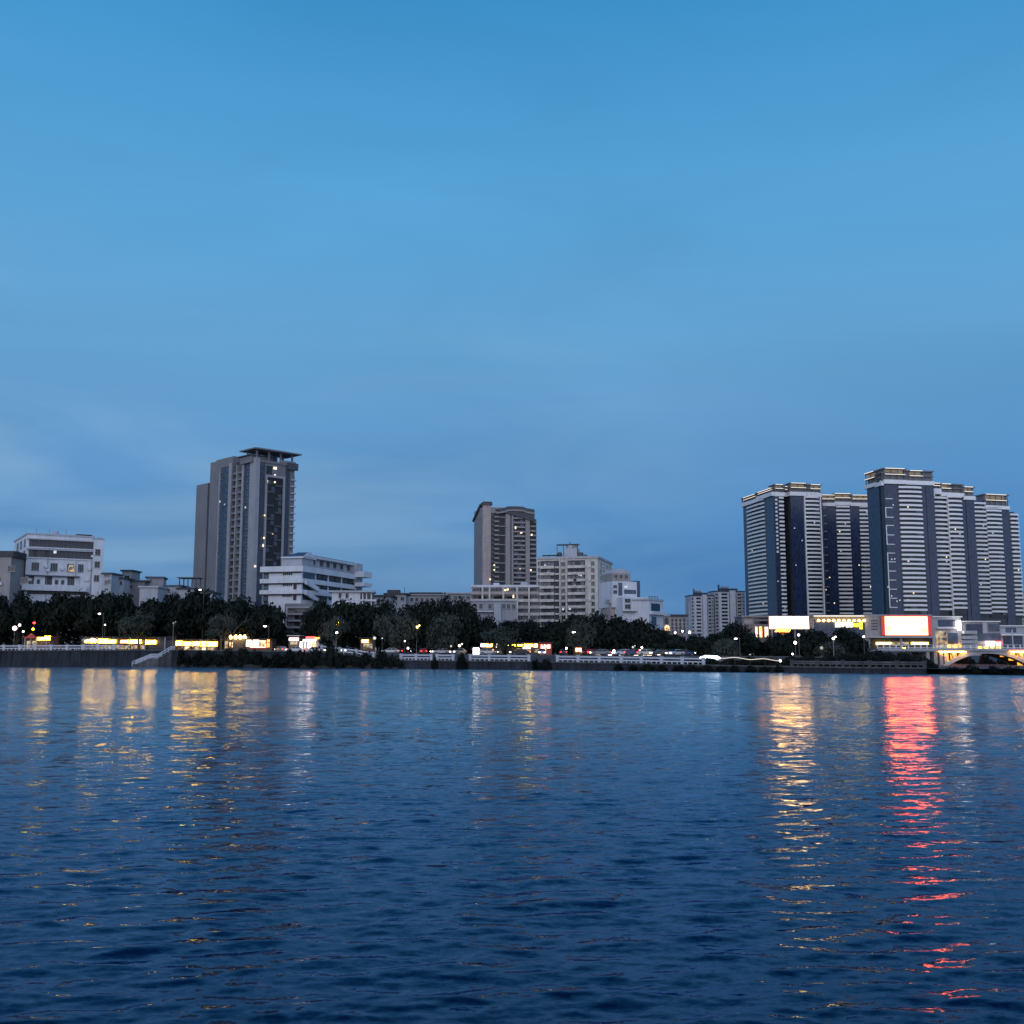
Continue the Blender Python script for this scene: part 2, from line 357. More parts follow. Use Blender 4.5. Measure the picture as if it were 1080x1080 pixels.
# water = dark scattering body + sky reflection by Fresnel, both tinted blue, and brighter far out in place of reflected sky
gls=N('ShaderNodeBsdfGlossy'); dif=N('ShaderNodeBsdfDiffuse'); fr=N('ShaderNodeFresnel'); fr.inputs['IOR'].default_value=1.48; ms_=N('ShaderNodeMixShader')
L(nn.outputs[0],gls.inputs['Normal']); L(nn.outputs[0],fr.inputs['Normal']); L(fr.outputs[0],ms_.inputs[0]); L(dif.outputs[0],ms_.inputs[1]); L(gls.outputs[0],ms_.inputs[2])
L(ms_.outputs[0],t.nodes['Material Output'].inputs['Surface'])
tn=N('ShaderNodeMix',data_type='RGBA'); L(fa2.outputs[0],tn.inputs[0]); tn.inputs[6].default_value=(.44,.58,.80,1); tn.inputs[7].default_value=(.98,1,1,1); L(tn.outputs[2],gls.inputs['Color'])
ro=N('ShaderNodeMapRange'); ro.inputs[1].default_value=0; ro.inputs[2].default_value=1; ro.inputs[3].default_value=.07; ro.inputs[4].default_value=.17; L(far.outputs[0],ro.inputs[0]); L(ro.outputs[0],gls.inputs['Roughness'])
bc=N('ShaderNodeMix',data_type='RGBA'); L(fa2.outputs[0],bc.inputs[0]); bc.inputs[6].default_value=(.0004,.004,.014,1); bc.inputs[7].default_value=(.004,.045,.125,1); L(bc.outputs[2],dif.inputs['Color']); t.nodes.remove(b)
rows=[4.0]
while rows[-1]<330: rows.append(rows[-1]+max(.036,.0038*rows[-1]*(1 if rows[-1]<120 else 3)))
rows=np.array(rows); ncol=460
ang=np.linspace(R(-48),R(48),ncol)
Yg=np.repeat(rows[:,None],ncol,1); Xg=Yg*np.tan(ang)[None,:]
dyv=np.gradient(rows)[:,None]
nw=170
lam=np.exp(rng.uniform(np.log(.13),np.log(1.5),nw)); th=rng.normal(R(97),R(24),nw)
Z=np.zeros_like(Yg); DX=np.zeros_like(Yg); DY=np.zeros_like(Yg)
ph=rng.uniform(0,2*PI,nw)
for l,a,p in zip(lam,th,ph):
    k=2*PI/l; rms=.135/math.sqrt(nw)*(1.0 if l<1.1 else .8)
    amp=rms*math.sqrt(2)/k
    fil=np.clip((l/np.maximum(dyv,Yg*.0037)-2.5)/3,0,1)
    ar=k*(Xg*math.cos(a)+Yg*math.sin(a))+p
    Z+=amp*fil*np.cos(ar); DX-=amp*fil*math.cos(a)*np.sin(ar)*.95; DY-=amp*fil*math.sin(a)*np.sin(ar)*.8
co=np.stack([Xg+DX,Yg+DY,Z],-1).reshape(-1,3)
nr=len(rows); idx=np.arange(nr*ncol).reshape(nr,ncol)
quad=np.stack([idx[:-1,:-1],idx[:-1,1:],idx[1:,1:],idx[1:,:-1]],-1).reshape(-1,4)
me=bpy.data.meshes.new('river_water'); me.vertices.add(len(co)); me.vertices.foreach_set('co',co.ravel())
me.loops.add(quad.size); me.loops.foreach_set('vertex_index',quad.ravel().astype(np.int32))
me.polygons.add(len(quad)); me.polygons.foreach_set('loop_start',np.arange(0,quad.size,4,dtype=np.int32))
me.update(calc_edges=True); me.polygons.foreach_set('use_smooth',np.ones(len(quad),bool)); me.materials.append(M['water']); me.validate()
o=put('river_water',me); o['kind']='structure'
# ------------------------------------------------------------------ far bank
def shore_pt(px, off=0, z=0):
    k=kx(px,695); Y=shoreY(px)+off; return (k*Y,Y,z)
st=list(range(-400,1501,20))
mb=MB(); vs=[]
OFFS=[0,6,9,26.5,3200]
for px in st:
    q=quayZ(px); s_=streetZ(px)
    for off,z in ((0,-2),(0,q),(6,q),(9,s_),(60,s_),(3200,3.0)): vs.append(shore_pt(px,off,z))
n=6; fs=[(i*n+j,(i+1)*n+j,(i+1)*n+j+1,i*n+j+1) for i in range(len(st)-1) for j in range(1,n-1)]
mb.add(vs,fs); o=mb.build('ground',['paving']); o['kind']='structure'
def ribbon(name, mats, off0, off1, dz, px0=-400, px1=1500, zf=streetZ):
    mb=MB(); vs=[]; xs=[px0+(px1-px0)*i/60 for i in range(61)]
    for px in xs:
        for o_ in (off0,off1): vs.append(shore_pt(px,o_,zf(px)+dz))
    mb.add(vs,[(i*2,i*2+2,i*2+3,i*2+1) for i in range(60)]); o=mb.build(name,mats); o['kind']='structure'; return o
ribbon('road',['asphalt'],16,26,.012,-400,925)
for o_ in (16.15,20.95,25.7): ribbon('road_marking',['rail_white'],o_,o_+.14,.02,-400,925)
def kerb(off):
    mb=MB(); xs=[-400+1325*i/60 for i in range(61)]
    for a,c in zip(xs,xs[1:]):
        p=[shore_pt(a,off),shore_pt(c,off),shore_pt(c,off+.3),shore_pt(a,off+.3)]
        za=streetZ(a); mb.add([(x,y,za-.1) for x,y,_ in p]+[(x,y,za+.14) for x,y,_ in p],[(4,5,6,7),(0,1,5,4),(2,3,7,6)])
    o=mb.build('kerb',['concrete']); o['kind']='structure'
kerb(15.6); kerb(26.1)
def quay(px0,px1,label,mat_='quay_stone',proud=.35,top=0,cap='concrete'):
    """river wall: battered stone face with a coping and buttress ribs"""
    p0=shore_pt(px0); rt=thing('river_wall',label,'river wall',(p0[0],p0[1],0))
    n=max(2,int((px1-px0)/6)); xs=[px0+(px1-px0)*i/n for i in range(n+1)]
    f=MB(); c=MB()
    for a,d in zip(xs,xs[1:]):
        A=Vector(shore_pt(a)); D=Vector(shore_pt(d)); za=quayZ(a)+top; zd=quayZ(d)+top
        P=[A+Vector((0,-.5,0)),D+Vector((0,-.5,0)),D+Vector((0,.4,0)),A+Vector((0,.4,0))]
        r=Vector(p0)
        f.add([(v-r)+Vector((0,-.35 if i<2 else 0,-1.5)) for i,v in enumerate(P)]+[(v-r)+Vector((0,0,z)) for v,z in zip(P,(za,zd,zd,za))],[(0,1,5,4),(4,5,6,7)])
        P=[A+Vector((0,-.75,0)),D+Vector((0,-.75,0)),D+Vector((0,.3,0)),A+Vector((0,.3,0))]
        c.add([(v-r)+Vector((0,0,z+.003)) for v,z in zip(P,(za,zd,zd,za))]+[(v-r)+Vector((0,0,z+.25)) for v,z in zip(P,(za,zd,zd,za))],[(0,1,5,4),(4,5,6,7),(3,2,1,0)])
    f.build('wall_face',[mat_],rt); c.build('coping',[cap],rt)
    rb=MB()
    for i,a in enumerate(xs[::2]):
        A=Vector(shore_pt(a))-Vector(p0); rb.box(A.x-.2,A.x+.2,A.y-.72,A.y-.5,-1.5,quayZ(a)+top-.05)
    rb.build('buttress_rib',[mat_],rt)['kind']='stuff'
    return rt
quay(-60,183,'tall stained grey stone river wall below the white railing and lit shop row')
quay(183.5,418,'dark river wall behind the shrubs below the terrace')
quay(418.5,700,'low dark river wall under the white promenade railing in the middle')
quay(700.5,975,'low dark river wall under the blue white light string')
def railing(pts, label, zoff=.25, h=1.2, step=4.2, back=.25, mat_='rail_white', balus=True):
    """white concrete railing: square posts with caps, two rails, short balusters; pts = [(px, z or None)]"""
    P=[]
    for px,z in pts:
        x,y,_=shore_pt(px,back); P.append(Vector((x,y,(quayZ(px)+zoff) if z is None else z)))
    rt=thing('railing',label,'railing',P[0]); o0=P[0]; r=MB(); post=None; bl=MB()
    for a,c in zip(P,P[1:]):
        d=c-a; n=max(1,round(d.length/step)); dd=Vector((d.x,d.y,0)).normalized(); nrm=Vector((-dd.y,dd.x,0))
        for zz,hh in ((h-.30,.30),(.34,.24)):
            q=[a-o0+nrm*s+Vector((0,0,zz)) for s in (-.11,.11)]; e=[c-o0+nrm*s+Vector((0,0,zz)) for s in (-.11,.11)]
            r.add([q[0],e[0],e[1],q[1]]+[v+Vector((0,0,hh)) for v in (q[0],e[0],e[1],q[1])],[(0,3,2,1),(4,5,6,7),(0,1,5,4),(2,3,7,6),(1,2,6,5),(3,0,4,7)])
        for i in range(n+1):
            p=a+d*i/n
            if post is None:
                pm_=MB().box(-.26,.26,-.22,.22,0,h+.05); pm_.box(-.34,.34,-.3,.3,h+.051,h+.18)
                post=pm_.mesh('post',[mat_])
            put('post',post,rt,p-o0,math.atan2(dd.y,dd.x))
            if balus and i<n:
                for j in (1,2,3):
                    s=a+d*((i+j/4)/n)-o0; bl.box(s.x-.10,s.x+.10,s.y-.1,s.y+.1,s.z,s.z+.40)
    r.build('rail',[mat_],rt)
    if balus: bl.build('baluster',[mat_],rt)['kind']='stuff'
    return rt
railing([(-30,None),(120,None)],'long white concrete railing on top of the tall stained river wall')
railing([(339,6.1-2.2),(358,quayZ(358)+.3),(376,quayZ(376)+.3),(394,quayZ(394)+.1)],'white railing sloping down toward the water beside dark shrubs')
railing([(423,None),(455,None)],'short white railing just left of a round dark shrub')
railing([(461,None),(478,None)],'shortest white railing, between two dark shrubs')
railing([(496,None),(558,None)],'white railing in front of the white lit shop box')
railing([(588,None),(655,None)],'white railing in front of the red tail lights')
railing([(655.5,None),(742,None)],'white railing with close posts above the long clipped hedge')
railing([(835,None),(975,None)],'grey white railing below the dense trees beside the bridge',mat_='concrete',h=.95)
# stair down to the water on the left
def stair():
    a=Vector(shore_pt(181,-.6,quayZ(181))); m_=Vector(shore_pt(167,-3.0,2.0)); m2=Vector(shore_pt(159,-3.0,2.0)); e=Vector(shore_pt(140,-3.2,.15))
    rt=thing('river_stair','stone stair with white handrails descending the tall river wall to the water','stair',e)
    s=MB(); r=MB()
    def flight(p,q,n):
        for i in range(n):
            u=p+(q-p)*(i/n); w=p+(q-p)*((i+1)/n); x0,x1=sorted((u.x-e.x,w.x-e.x)); y=min(u.y,w.y)-e.y
            s.box(x0,x1,y-.2+i*.002,y+2.4,-1.2,max(u.z,w.z)-e.z)
        for sd in (-.25,2.2):
            for zz in (.5,1.05): r.tube(p-e+Vector((0,sd,zz)),q-e+Vector((0,sd,zz)),.12,.12,6)
            for i in range(5):
                u=p+(q-p)*(i/4)-e+Vector((0,sd,0)); r.tube(u,u+Vector((0,0,1.1)),.1,.1,6)
    flight(e,m2,12); flight(m2+Vector((.01,0,0)),m_,1); flight(m_+Vector((.01,0,0)),a,12)
    s.build('steps',['concrete'],rt); r.build('handrail',['rail_white'],rt)
stair()
# ================================================================== buildings on the left bank
LIT=['window_lit']
def lit(b, face, px, py, off, w=1.2, h=1.4, m='window_lit'):
    w*=.85; h*=.85
    c=b.c(face,px,off,py); z=b.zf(face,py,c,off); (lx,ly),rz=b.fl(face,c-w/2,c+w/2,off)
    MB().box(0,w,-.13,-.105,-h/2,h/2).build('lit_window',[m],b.root,(lx,ly,z),rz)
def wingrid(b, face, off, cols, rows, frame='grey_pale', glass='glass_dark', mull=1, name='window', sill=True):
    """cols: (px0,px1[,py]) pairs, rows: (py top, py bottom) measured at the first column"""
    for (p0,p1) in cols:
        c0,c1=sorted((b.c(face,p0,off),b.c(face,p1,off))); w=c1-c0
        me=None
        for (z0,z1) in rows:
            if me is None or abs(me[1]-(z1-z0))>.05: me=(win_mesh(w,z1-z0,frame,glass,mull,sill=sill),z1-z0)
            b.put(name,me[0],face,c0,c1,off,z0)
def zrows(b, face, px, off, rows):
    c=b.c(face,px,off); return [(b.zf(face,y1,c,off),b.zf(face,y0,c,off)) for y0,y1 in rows]

# ---- white office block
b=B('office_building','white five storey office block with ribbon windows and a yellow green emblem on its wall','building',27,335,32,py=600,gz=3.9)
xr=b.x(98); yl=b.y(13.5); zt=b.z(563.5)
b.box('wall',['white_plaster'],0,xr,0,yl,0,zt)
b.box('parapet',['pale_plaster'],-.25,xr,-.25,yl+.2,zt+.002,zt+.5)
for (y0,y1) in ((568.6,576.2),(579.4,587.2)):
    z1=b.z(y0); z0=b.z(y1)
    b.box('window_band',['interior_grey'],.6,xr-.05,-.04,0,z0,z1)
    n=16; w=(xr-1.2)/n; me=win_mesh(w*.82,(z1-z0)*.9,'grey_wall','glass_dark',1,.08,False)
    for i in range(n):
        if random.random()<.9: b.put('window',me,'F',.8+i*w,.8+i*w+w*.82,-.05,z0+.1)
    b.box('canopy',['pale_plaster'],0,xr,-.9,-.045,z1,z1+.35)
    b.box('canopy',['white_plaster'],0,xr,-.35,-.045,z0-.35,z0)
wingrid(b,'F',0,[(33,41),(53,60.5),(70.5,77.5),(82,88)],zrows(b,'F',33,0,[(593,601.5)]),mull=2)
# emblem: bell shaped pale sign
c=b.x(74.5); z0=b.z(603,c); z1=b.z(595,c)
w=(b.x(78)-b.x(70.5))/2; em=MB().slab([(-w,.0),(w,.0),(w*.8,.7),(w*.55,2.2),(-w*.45,2.2),(-w*.85,.7)],-.5,-.25)
em.build('emblem',['shop_glow'],b.root,(c,0,z0))
z1=b.z(607.2); z0=b.z(616.3)
x1=b.x(84); b.box('recess',['interior_grey'],.6,x1,-.06,0,z0,z1)
for i,(p0,p1) in enumerate(((26.8,30.5),(36.5,48),(55.5,71.5),(79,84))): b.box('wall_panel',['white_plaster'],max(.3,b.x(p0)),b.x(p1),-.35,-.061,z0,z1)
wingrid(b,'F',-.36,[(39.5,43),(58.5,62.3),(65,68.5)],zrows(b,'F',40,0,[(611,616)]),mull=0,sill=False)
wingrid(b,'F',-.07,[(31,36.2),(72,77.5)],zrows(b,'F',30,0,[(609,616)]))
b.box('canopy',['grey_dark'],-.2,x1,-1.3,-.062,z1,z1+.3)
b.box('balcony',['white_plaster'],-1.0,x1+2,-1.6,-.002,b.z(622.5),z0); b.box('balcony',['white_plaster'],-4,0,-.8,3,b.z(618),b.z(616)); b.box('balcony',['white_plaster'],-4,0,-.8,3,b.z(610.5),b.z(609))
b.box('lower_storey',['interior_grey'],.8,xr-1,-.3,-.003,b.z(626),b.z(622.6))
wingrid(b,'L',0,[(25.5,24),(22,20),(18.5,16.5)],zrows(b,'L',24,0,[(569,577),(581,588)]),mull=1)
# right stair tower
x0=b.x(97); x1=b.x(108.5,-1.2)
b.box('stair_tower',['white_plaster'],x0,x1,-1.2,8,0,b.z(568.8,x0)); b.box('parapet',['pale_plaster'],x0-.2,x1+.2,-1.4,8.2,b.z(568.8,x0)+.002,b.z(568,x0))
wingrid(b,'F',-1.2,[(99.5,105)],zrows(b,'F',99,-1.2,[(579,585.5),(592,598.5),(606.5,613)]),mull=1)
b.box('roof_hut',['pale_plaster'],b.x(103),b.x(107.5),1,4,b.z(568.8,x0)+.3,b.z(566,x0))
b.box('roof_hut',['roof_dark'],b.x(81),b.x(97),3,9,zt+.503,b.z(564.9,xr,3)); b.box('roof_hut',['roof_dark'],b.x(80.5),b.x(97.5),2.6,9.4,b.z(564.9,xr,3)+.002,b.z(564.3,xr,3))
lit(b,'F',58,582,-.1,1,1.2,'window_cool')
# pipes, air conditioners and roof clutter on the white office
acm=MB().box(0,1.0,-.65,0,0,.75).mesh('air_conditioner',['white_plaster'])
for p,y in ((46,598),(63.5,600),(92,599),(30,612.5),(48.5,602),(95,585),(90,611)): put('air_conditioner',acm,b.root,(b.x(p),-.01,b.z(y)))
for p in (49.5,79.5,95.8): b.box('drain_pipe',['grey_pale'],b.x(p),b.x(p)+.14,-.16,-.003,0,b.z(589))
MB().tube((b.x(60),6,zt+.5),(b.x(60),6,zt+2.0),.9,.9,12).build('water_tank',['tank'],b.root)
for p in (38,52,70): b.box('antenna',['metal_dark'],b.x(p),b.x(p)+.08,4,4.08,zt+.5,zt+2.6)
# ---- brown block at the picture's left edge
b=B('brick_building','tan brick block with a dark flat roof at the left end beside the white office','building',-30,325,3,gz=3.9)
x1=b.x(9); zt=b.z(587); b.box('wall',['tan_wall'],0,x1,0,16,0,zt); b.box('roof',['roof_dark'],-.6,x1+.8,-.6,16.6,zt,b.z(581))
for i in range(4): b.put('window',win_mesh(2.2,1.8),'F',2+i*4,0,0,zt-4.5-(i%2)*3.5)
b.box('air_conditioner',['white_plaster'],x1-3.4,x1-2.2,-.7,-.05,b.z(617),b.z(614))
b=B('shaded_building','narrow block coloured dark as the shaded facade between tan brick block and white office','building',9.3,348,4,gz=3.9)
x1=b.x(20); b.box('wall',['grey_dark'],0,x1,0,12,0,b.z(583)); b.box('roof',['roof_dark'],-.4,x1+.4,-.4,12.4,b.z(583)+.003,b.z(581.6))  # dark wall colour put in for a facade lying in shade
wingrid(b,'F',0,[(11,13),(14.5,16.5)],zrows(b,'F',11,0,[(591,594),(598,601),(605,608)]))

# ---- small roofs between the office and the tower
def house(label,px0,px1,ytop,Y,mat_='pale_plaster',a=0,roof='slab',wins=(),depth=9,name='house',roofm='roof_dark',extra=None,yb=660):
    b=B(name,label,'house',px0,Y,a,py=(ytop+640)/2,gz=3.9)
    w=b.x(px1); zt=b.z(ytop)
    if roof=='gable':
        b.box('wall',[mat_],0,w,0,depth,0,zt-1.6); r=MB().slab([(-.5,zt-1.6),(w+.5,zt-1.6),(w/2,zt)],-.4,depth+.4); r.build('roof',[roofm],b.root)
    elif roof=='slab':
        b.box('wall',[mat_],0,w,0,depth,0,zt-.5); b.box('roof',[roofm],-.5,w+.5,-.5,depth+.5,zt-.5+.002,zt)
    elif roof=='shed':
        b.box('wall',[mat_],0,w,0,depth,0,zt-1.5); r=MB().slab([(-.5,zt-1.5),(w+.5,zt-.6),(w+.5,zt-.3),(-.5,zt-1.2)],-.4,depth+.4); r.build('roof',[roofm],b.root)
    for (p0,p1,y0,y1) in wins: wingrid(b,'F',0,[(p0,p1)],zrows(b,'F',p0,0,[(y0,y1)]))
    if extra: extra(b,w,zt)
    return b
house('grey house with two dark windows hard against the white office stair tower',108,117,604,345,'pale_plaster',wins=[(109,115,605,608),(110,113,612,616),(113.5,116,611,615)])
house('white house with three small dark windows left of the little roof tower',117.5,130,609,352,'pale_plaster',wins=[(119,121,614,619),(122.5,125,615,619),(126,128.5,613,617)])
house('small white roof tower with a dark overhanging cap',128,138.5,601,368,'grey_pale',wins=[(131,136,607,610)],depth=8)
house('low house under a wide dark roof slab beside the little roof tower',133,152,612,358,'grey_wall',wins=[(136,140,617,621),(144,149,617,621)])
house('blue grey metal shed standing high among the low roofs',154,172,608,362,'grey_pale',a=12,roofm='roof_blue',wins=[(157,160,611,614)])
house('low white house with a pale flat roof left of the pergola roof',147,166,618,340,'pale_plaster',roofm='pale_plaster')
house('white house with a blue roof left of the pergola roof',173,190,617,352,'pale_plaster',roofm='roof_blue',wins=[(176,179,621,624)])
def perg(b,w,zt):
    for i in range(3):
        for y in (.4,5): b.box('post',['metal_dark'],.2+i*(w-.7)/2,.5+i*(w-.7)/2,y,y+.3,zt,zt+3.2)
    b.box('pergola_roof',['metal_dark'],-.4,w+.4,0,5.8,zt+3.2,zt+3.5)
house('low white house carrying an open roof pergola at the foot of the grey tower',187,207,620,350,'pale_plaster',extra=perg)
house('small dark hut with a lit eave at the foot of the grey tower',206,216,621.5,346,'grey_dark',wins=[(209,213,624,626)])
house('small white annex beside the left foot of the grey tower',215,224,624,345,'pale_plaster')

# ---- grey residential tower with roof pavilion
b=B('residential_tower','tall grey residential tower with an open pavilion roof on top','building',268.5,460,45,py=560,gz=4)
FH=2.98
# right face, plane y=0
xE=b.x(309,0,560); zc=b.z(482,0,0); yD=b.y(254.5,0)
b.box('wall',['grey_wall'],0,xE,0,yD,0,b.z(487,0,0))
b.box('corner_pier',['grey_pale'],-.5,b.x(271.5),-.5,b.y(262.5),0,b.z(482.5)) 
b.box('attic',['grey_wall'],b.x(274,0,490),b.x(311,0,490),-.8,yD-2,b.z(487,0,0)+.003,b.z(484.5))
b.box('attic',['grey_dark'],b.x(300),b.x(310.8),-1.6,-.003,b.z(496.5,xE),b.z(489.5,xE))
b.box('glass_strip',['curtain_left'],b.x(271.8),b.x(277),-.15,-.01,0,b.z(489))
b.box('glass_strip',['curtain_left'],b.x(299.2),b.x(304),-.15,-.01,0,b.z(497,xE))
x0,x1=b.x(277.4),b.x(299)
b.box('top_band',['grey_wall'],x0,x1,-.4,-.012,b.z(501.2,x0),b.z(487.8,x0))
b.box('glass_strip',['glass_dark'],b.x(278.5),b.x(284.5),-.5,-.401,b.z(500.2,x0),b.z(491,x0))
b.box('frame_pier',['grey_pale'],b.x(277.6),b.x(279.5),-.9,-.402,0,b.z(500.6,x0)); b.box('frame_pier',['grey_pale'],b.x(296.4),b.x(298.4),-.9,-.402,0,b.z(503,x1))
b.box('frame_beam',['grey_pale'],b.x(279.5),b.x(296.4),-.88,-.403,b.z(504.3,(x0+x1)/2),b.z(501.8,(x0+x1)/2))
b.box('recess',['interior'],b.x(279.6),b.x(296.3),-.2,-.02,0,b.z(504.4,(x0+x1)/2))
ztop=b.z(505,x0); w=b.x(296.2)-b.x(279.8)
me=plain_balcony(w*.46,.5,.85,'grey_dark'); me2=win_mesh(w*.2,1.7,'grey_wall','glass_blue',1,.08,False)
nfl=int(ztop/FH)-4
for i in range(nfl):
    z=ztop-(i+1)*FH
    b.put('balcony',me,'F',b.x(279.8)+(0 if i%2 else w*.52),0,-.21,z)
    if random.random()<.8: b.put('window',me2,'F',b.x(279.8)+w*random.choice([.05,.3,.55,.75]),0,-.21,z+1)
# right end: protruding balcony fins
xw=b.x(304.2); zt=b.z(500.5,xE)
b.box('wing',['curtain_left'],xw,b.x(309.3,3),3,yD-3,0,zt)
me=MB().box(0,b.x(310.3,0)-xw-.4,-.9,2.9,0,.55).mesh('balcony',['pale_plaster'])
for i in range(nfl): b.put('balcony',me,'F',xw+.3,0,0,zt-(i+1)*FH)
for p in ((290,493.8,-.52,1.9,1.3),(290,501,-.52,.9,.8),(281.3,507.6,-.5,1.2,1.3),(289.8,508.5,-.5,.9,.9),(279,543.5,-.93,.8,.8),(287.5,562.5,-.5,.7,.9),(278.3,567.3,-.93,.9,1),(277.4,575.3,-.93,.8,1.4),(269,597.2,-.93,1,1),):
    lit(b,'F',p[0],p[1],p[2],p[3],p[4])
# left face, plane x=0 : pier, window strip, pier
z1=b.zf('L',483,b.y(256),0)
b.box('glass_strip',['curtain_left'],-.15,-.01,b.y(262.3),b.y(255.5),0,z1-3)
b.box('pier',['grey_pale'],-.6,-.151,b.y(256.2),b.y(254.2),0,z1-2)
me=win_mesh(1.3,1.5,'grey_pale','glass_dark',0,.1)
for i in range(int((z1-4)/FH)-3): b.put('window',me,'L',b.y(261.5),b.y(261.5)+1.3,-.16,z1-5-i*FH)
# balcony recess
y0,y1=b.y(253.8),b.y(243)
zR=b.zf('L',484.5,y0,0)
b.box('wall',['grey_dark'],2.2,12,yD,b.y(243),0,zR)
me=plain_balcony(y1-y0-.3,2.0,.95,'grey_wall')
mw=win_mesh((y1-y0)*.45,2.1,'grey_pale','glass_dark',1,.09,False)
for i in range(int(zR/FH)-4):
    b.put('balcony',me,'L',y0+.1,y1-.1,2.19,zR-3-(i+1)*FH)
    b.put('window',mw,'L',y0+.6,y0+.6+(y1-y0)*.45,2.18,zR-3-(i+1)*FH+.3)
b.box('pier',['grey_pale'],-.3,2.1,y0+(y1-y0)*.5,y0+(y1-y0)*.5+.6,0,zR-2)
# block with glazed strip and blank wall
yB0,yB1=b.y(243),b.y(219.5); zB=b.zf('L',482.5,yB0,0)
b.box('wall',['grey_wall'],0,13,yB0,yB1,0,zB)
b.box('roof_slab',['grey_wall'],1,12,yB0+1,b.y(223.5),zB+.003,zB+.9)
b.box('pier',['grey_pale'],-.5,0,b.y(243),b.y(240.2),0,zB-2.5)
b.box('glass_strip',['curtain_left'],-.15,-.01,b.y(240),b.y(231.2),0,zB-3.5)
b.box('pier',['grey_pale'],-.5,0,b.y(231),b.y(230),0,zB-6)
me=win_mesh(1.2,1.5,'grey_pale','glass_dark',0,.1,False); me2=win_mesh(2.2,1.6,'grey_wall','glass_blue',1,.1,False)
for i in range(int((zB-4)/FH)-4):
    b.put('window',me,'L',b.y(232.8),b.y(232.8)+1.2,-.16,zB-6-i*FH); b.put('window',me2,'L',b.y(239.5),b.y(239.5)+2.2,-.16,zB-6-i*FH)
yA0,yA1=b.y(217.6,2),b.y(205.5,2)
b.box('link',['interior'],5,12,yB1,yA0,0,b.zf('L',512,yA0,2)-2)
b.box('wall',['grey_wall'],2,14,yA0,yA1,0,b.zf('L',509.5,yA0,2)); b.box('parapet',['grey_wall'],3,13,yA0+1,yA1-1,b.zf('L',509.5,yA0,2)+.003,b.zf('L',508.6,yA0,2))
for p in ((232,529,1,1.3),(259,535,.9,1),(228.5,604,.8,1.1),(237,532,.6,.8)): lit(b,'L',p[0],p[1],-.2,p[2],p[3],'window_cool')
# pavilion: hipped slab roof on posts over the attic
xa,xb=b.x(262,0,478)-1.5,b.x(310.5,0,478); 
zf0=b.z(484.5)+.005; zr=b.z(474.5,0,0)
b.box('roof_hut',['grey_wall'],-1.5,8,b.y(266),b.y(254),b.z(487,0,0)+.004,b.z(479.8)); b.box('roof_slab',['roof_dark'],-2.5,8.5,b.y(267),b.y(252.5),b.z(479.8)+.003,b.z(479))
cx0,cx1,cy0,cy1=-1.6,xE+.2,-1.8,b.y(259.5,0,480)
post=MB().box(-.35,.35,-.35,.35,0,zr-zf0).mesh('post',['grey_wall'])
for i in range(4):
    for y in (cy0+1.8,cy1-1.5): put('post',post,b.root,(cx0+1.6+(cx1-cx0-3.2)*i/3,y,zf0-.01))
b.box('roof_hut',['curtain_left'],(cx0+cx1)/2-1,(cx0+cx1)/2+3,2.5,7,zf0,zr-.02)
rf=MB(); x_0,x_1,y_0,y_1=cx0-1.2,cx1+1.6,cy0-1,cy1+1
rf.box(x_0,x_1,y_0,y_1,zr,zr+.55)
zz=zr+.553; rf.add([(x_0+.5,y_0+.5,zz),(x_1-.5,y_0+.5,zz),(x_1-.5,y_1-.5,zz),(x_0+.5,y_1-.5,zz),(x_0+7,(y_0+y_1)/2,zz+1.5),(x_1-7,(y_0+y_1)/2,zz+1.5)],[(0,1,5,4),(1,2,5),(2,3,4,5),(3,0,4)])
rf.build('pavilion_roof',['grey_wall'],b.root)
b.box('railing',['metal_grey'],b.x(292),xE,-.9,-.75,zf0,zf0+1.1)
b.done()

# ---- white terraced block with ledges
b=B('terraced_building','white terraced block with broad ledges, a zigzag corner stair and a dark gabled roof room','building',318,315,-16,py=610,gz=4)
xl=b.x(276); xm=b.x(283.5); yr=b.y(374); 
b.box('wall',['white_plaster'],xm,0,0,yr,0,b.z(603))
for i,(y0,y1) in enumerate(((597,602.8),(610,614.7),(622,626.3))):
    z0,z1=b.z(y1),b.z(y0)
    b.box('ledge',['white_plaster'],xl,.9,-1.1,-.003,z0,z1); b.box('ledge',['white_plaster'],.003,.9,.0,yr,z0,z1)
    b.box('shadow_strip',['interior_grey'],xl+.3,0,-.5,-.004,z0-.35,z0-.003)  # dark strip under each ledge stands in for its shadow
for (y0,y1) in ((603.6,609.7),(615.6,621.8),(627,634)):
    b.box('recess',['interior'],xl+.6,xm-.003,.2,6,b.z(y1),b.z(y0)); b.box('window',['glass_blue'],xl+.7,xm-.1,.1,.19,b.z(y1)+.2,b.z(y0)-.5)
me=MB().box(0,.45,-.12,-.01,0,.6).mesh('vent',['interior'])
for y in (604.3,615.8,627.3):
    for i in range(5): put('vent',me,b.root,(b.x(298.4+i*2.1),0,b.z(y+1.9)))
for y0,y1 in ((615.7,621.6),(627.4,633)): b.box('door',['interior'],b.x(309.8),b.x(313.2),-.1,-.01,b.z(y1),b.z(y0))
